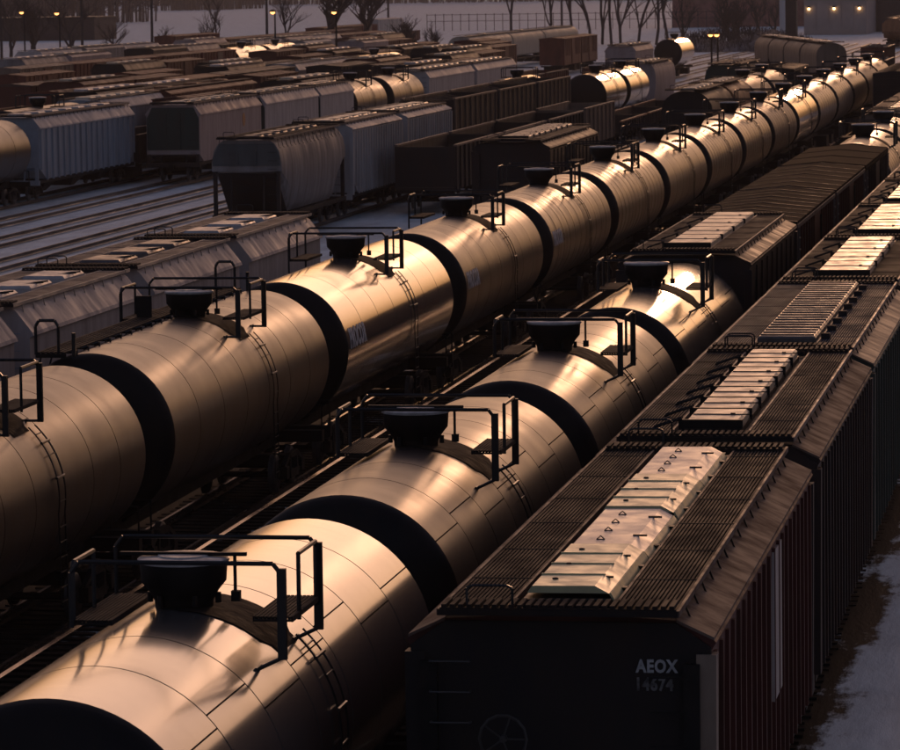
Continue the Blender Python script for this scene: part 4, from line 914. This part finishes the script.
for i, x in enumerate([-101, -99, -94.5, -91, -88.5, -86.5, -84.5, -81, -77.5, -75]):
    tree('slim bare trunk in the row behind the round roofed cars, '+ORD[i]+' from the left', x, 700+(i*37) % 40, 20, 60+i, tr=.26, fork=.42, levels=4, spread=.35, group='slim bare trunks behind the round roofed cars')
for i, (lb, x, y, h) in enumerate([('lone slim tree before the far fence', -73, 720, 18), ('dark bushy tree at the edge of the far snow', -63, 700, 12), ('bushy tree left of the orange lit board', -66, 740, 14), ('tall dark trunk by the orange lit board', -72.5, 800, 20), ('slim bare tree before the reddish building', -66, 800, 16), ('thin bare tree left of the pale mast', -62.5, 790, 15), ('small bare tree before the brick building', -69.5, 830, 13)]):
    tree(lb, x, y, h, 90+i, tr=.25 if i != 3 else .5, fork=.2, trunks=3 if i in (1, 2) else 1, spread=.45)
# far fence: posts and two wires
t = thing('wire_fence', 'long thin post and wire fence on the far snow field, right of centre', 'fence', (-125, 950, -.2))
part('wire', None, lambda: MB().box(-32, 42, -.03, .03, 2.2, 2.3), POLE, t); part('wire', None, lambda: MB().box(-32, 42, -.03, .03, 3.7, 3.8), POLE, t)
for i in range(38): part('post', 'fpost', lambda: MB().box(-.07, .07, -.07, .07, 0, 4.0), POLE, t, (-32+2.0*i, 0, 0))
# woods on the rise behind the field
def woods(x0, x1, y0, y1, n, h, seed):
    rr = random.Random(seed); mb = MB()
    for i in range(n):
        x, y = rr.uniform(x0, x1), rr.uniform(y0, y1); hh = h*rr.uniform(.6, 1.15)
        mb.bar((x, y, -1), (x+rr.uniform(-.6, .6), y, hh), .32, 3, cap=False)
        for k in range(9):
            z = hh*rr.uniform(.2, 1); a = rr.uniform(0, 2*PI); l_ = hh*rr.uniform(.12, .3)
            mb.bar((x, y, z), (x+math.cos(a)*l_, y+math.sin(a)*l_, z+l_*rr.uniform(.3, 1)), .16, 3, cap=False)
    return mb
part('woods', None, lambda: woods(-480, -302, 1150, 1300, 1300, 15, 1), mat('far_woods_bark', (.15, .105, .085), .9), None, kind='stuff')
part('woods', None, lambda: woods(-425, -392, 1800, 1900, 260, 12, 2), MATS['far_woods_bark'], None, kind='stuff')
part('woods', None, lambda: woods(-760, 120, 2150, 2300, 3000, 22, 3), MATS['far_woods_bark'], None, kind='stuff')
# brush mound
def mound():
    rr = random.Random(9); mb = MB(); nx_, ny_ = 40, 14
    for j in range(ny_+1):
        for i in range(nx_+1):
            u, v_ = i/nx_, j/ny_; e = math.sin(PI*u)**.7*math.sin(PI*v_)**.7
            mb.v.append((-70+24*u, 640+40*v_, -.4+e*(2.6+1.2*math.sin(u*9+1)+rr.uniform(-.5, .5))))
    for j in range(ny_):
        for i in range(nx_): b = j*(nx_+1)+i; mb.face([b, b+1, b+nx_+2, b+nx_+1], True)
    return mb
part('earth_mound', None, mound, mat('brush_earth', (.07, .055, .048), .95, dirt=(.35, .33, .34), dirt_amt=.55, scale=(.5, .2, .8), bump=.2), None, kind='structure')
def brush():
    rr = random.Random(12); mb = MB()
    for i in range(1800):
        u, v_ = rr.random(), rr.random(); e = math.sin(PI*u)**.7*math.sin(PI*v_)**.7
        x, y, z = -70+24*u, 640+40*v_, -.5+e*2.8; l_ = rr.uniform(.5, 1.7)
        mb.bar((x, y, z), (x+rr.uniform(-.7, .7), y+rr.uniform(-.5, .5), z+l_), .04, 3, cap=False)
    return mb
part('brush', None, brush, TWIG, None, kind='stuff')

# ================================================================== evening haze: one closed box of thin even air
hz = bpy.data.materials.new('haze_air'); hz.use_nodes = True
hn = hz.node_tree.nodes; hn.remove(hn['Principled BSDF']); pv = hn.new('ShaderNodeVolumePrincipled')
pv.inputs['Color'].default_value = (.93, .90, .92, 1); pv.inputs['Density'].default_value = .00011; pv.inputs['Anisotropy'].default_value = .35
hz.node_tree.links.new(pv.outputs[0], hn['Material Output'].inputs['Volume'])
part('haze', None, lambda: MB().box(-4100, 4100, -500, 4100, -1.4, 28), hz, None, kind='stuff')
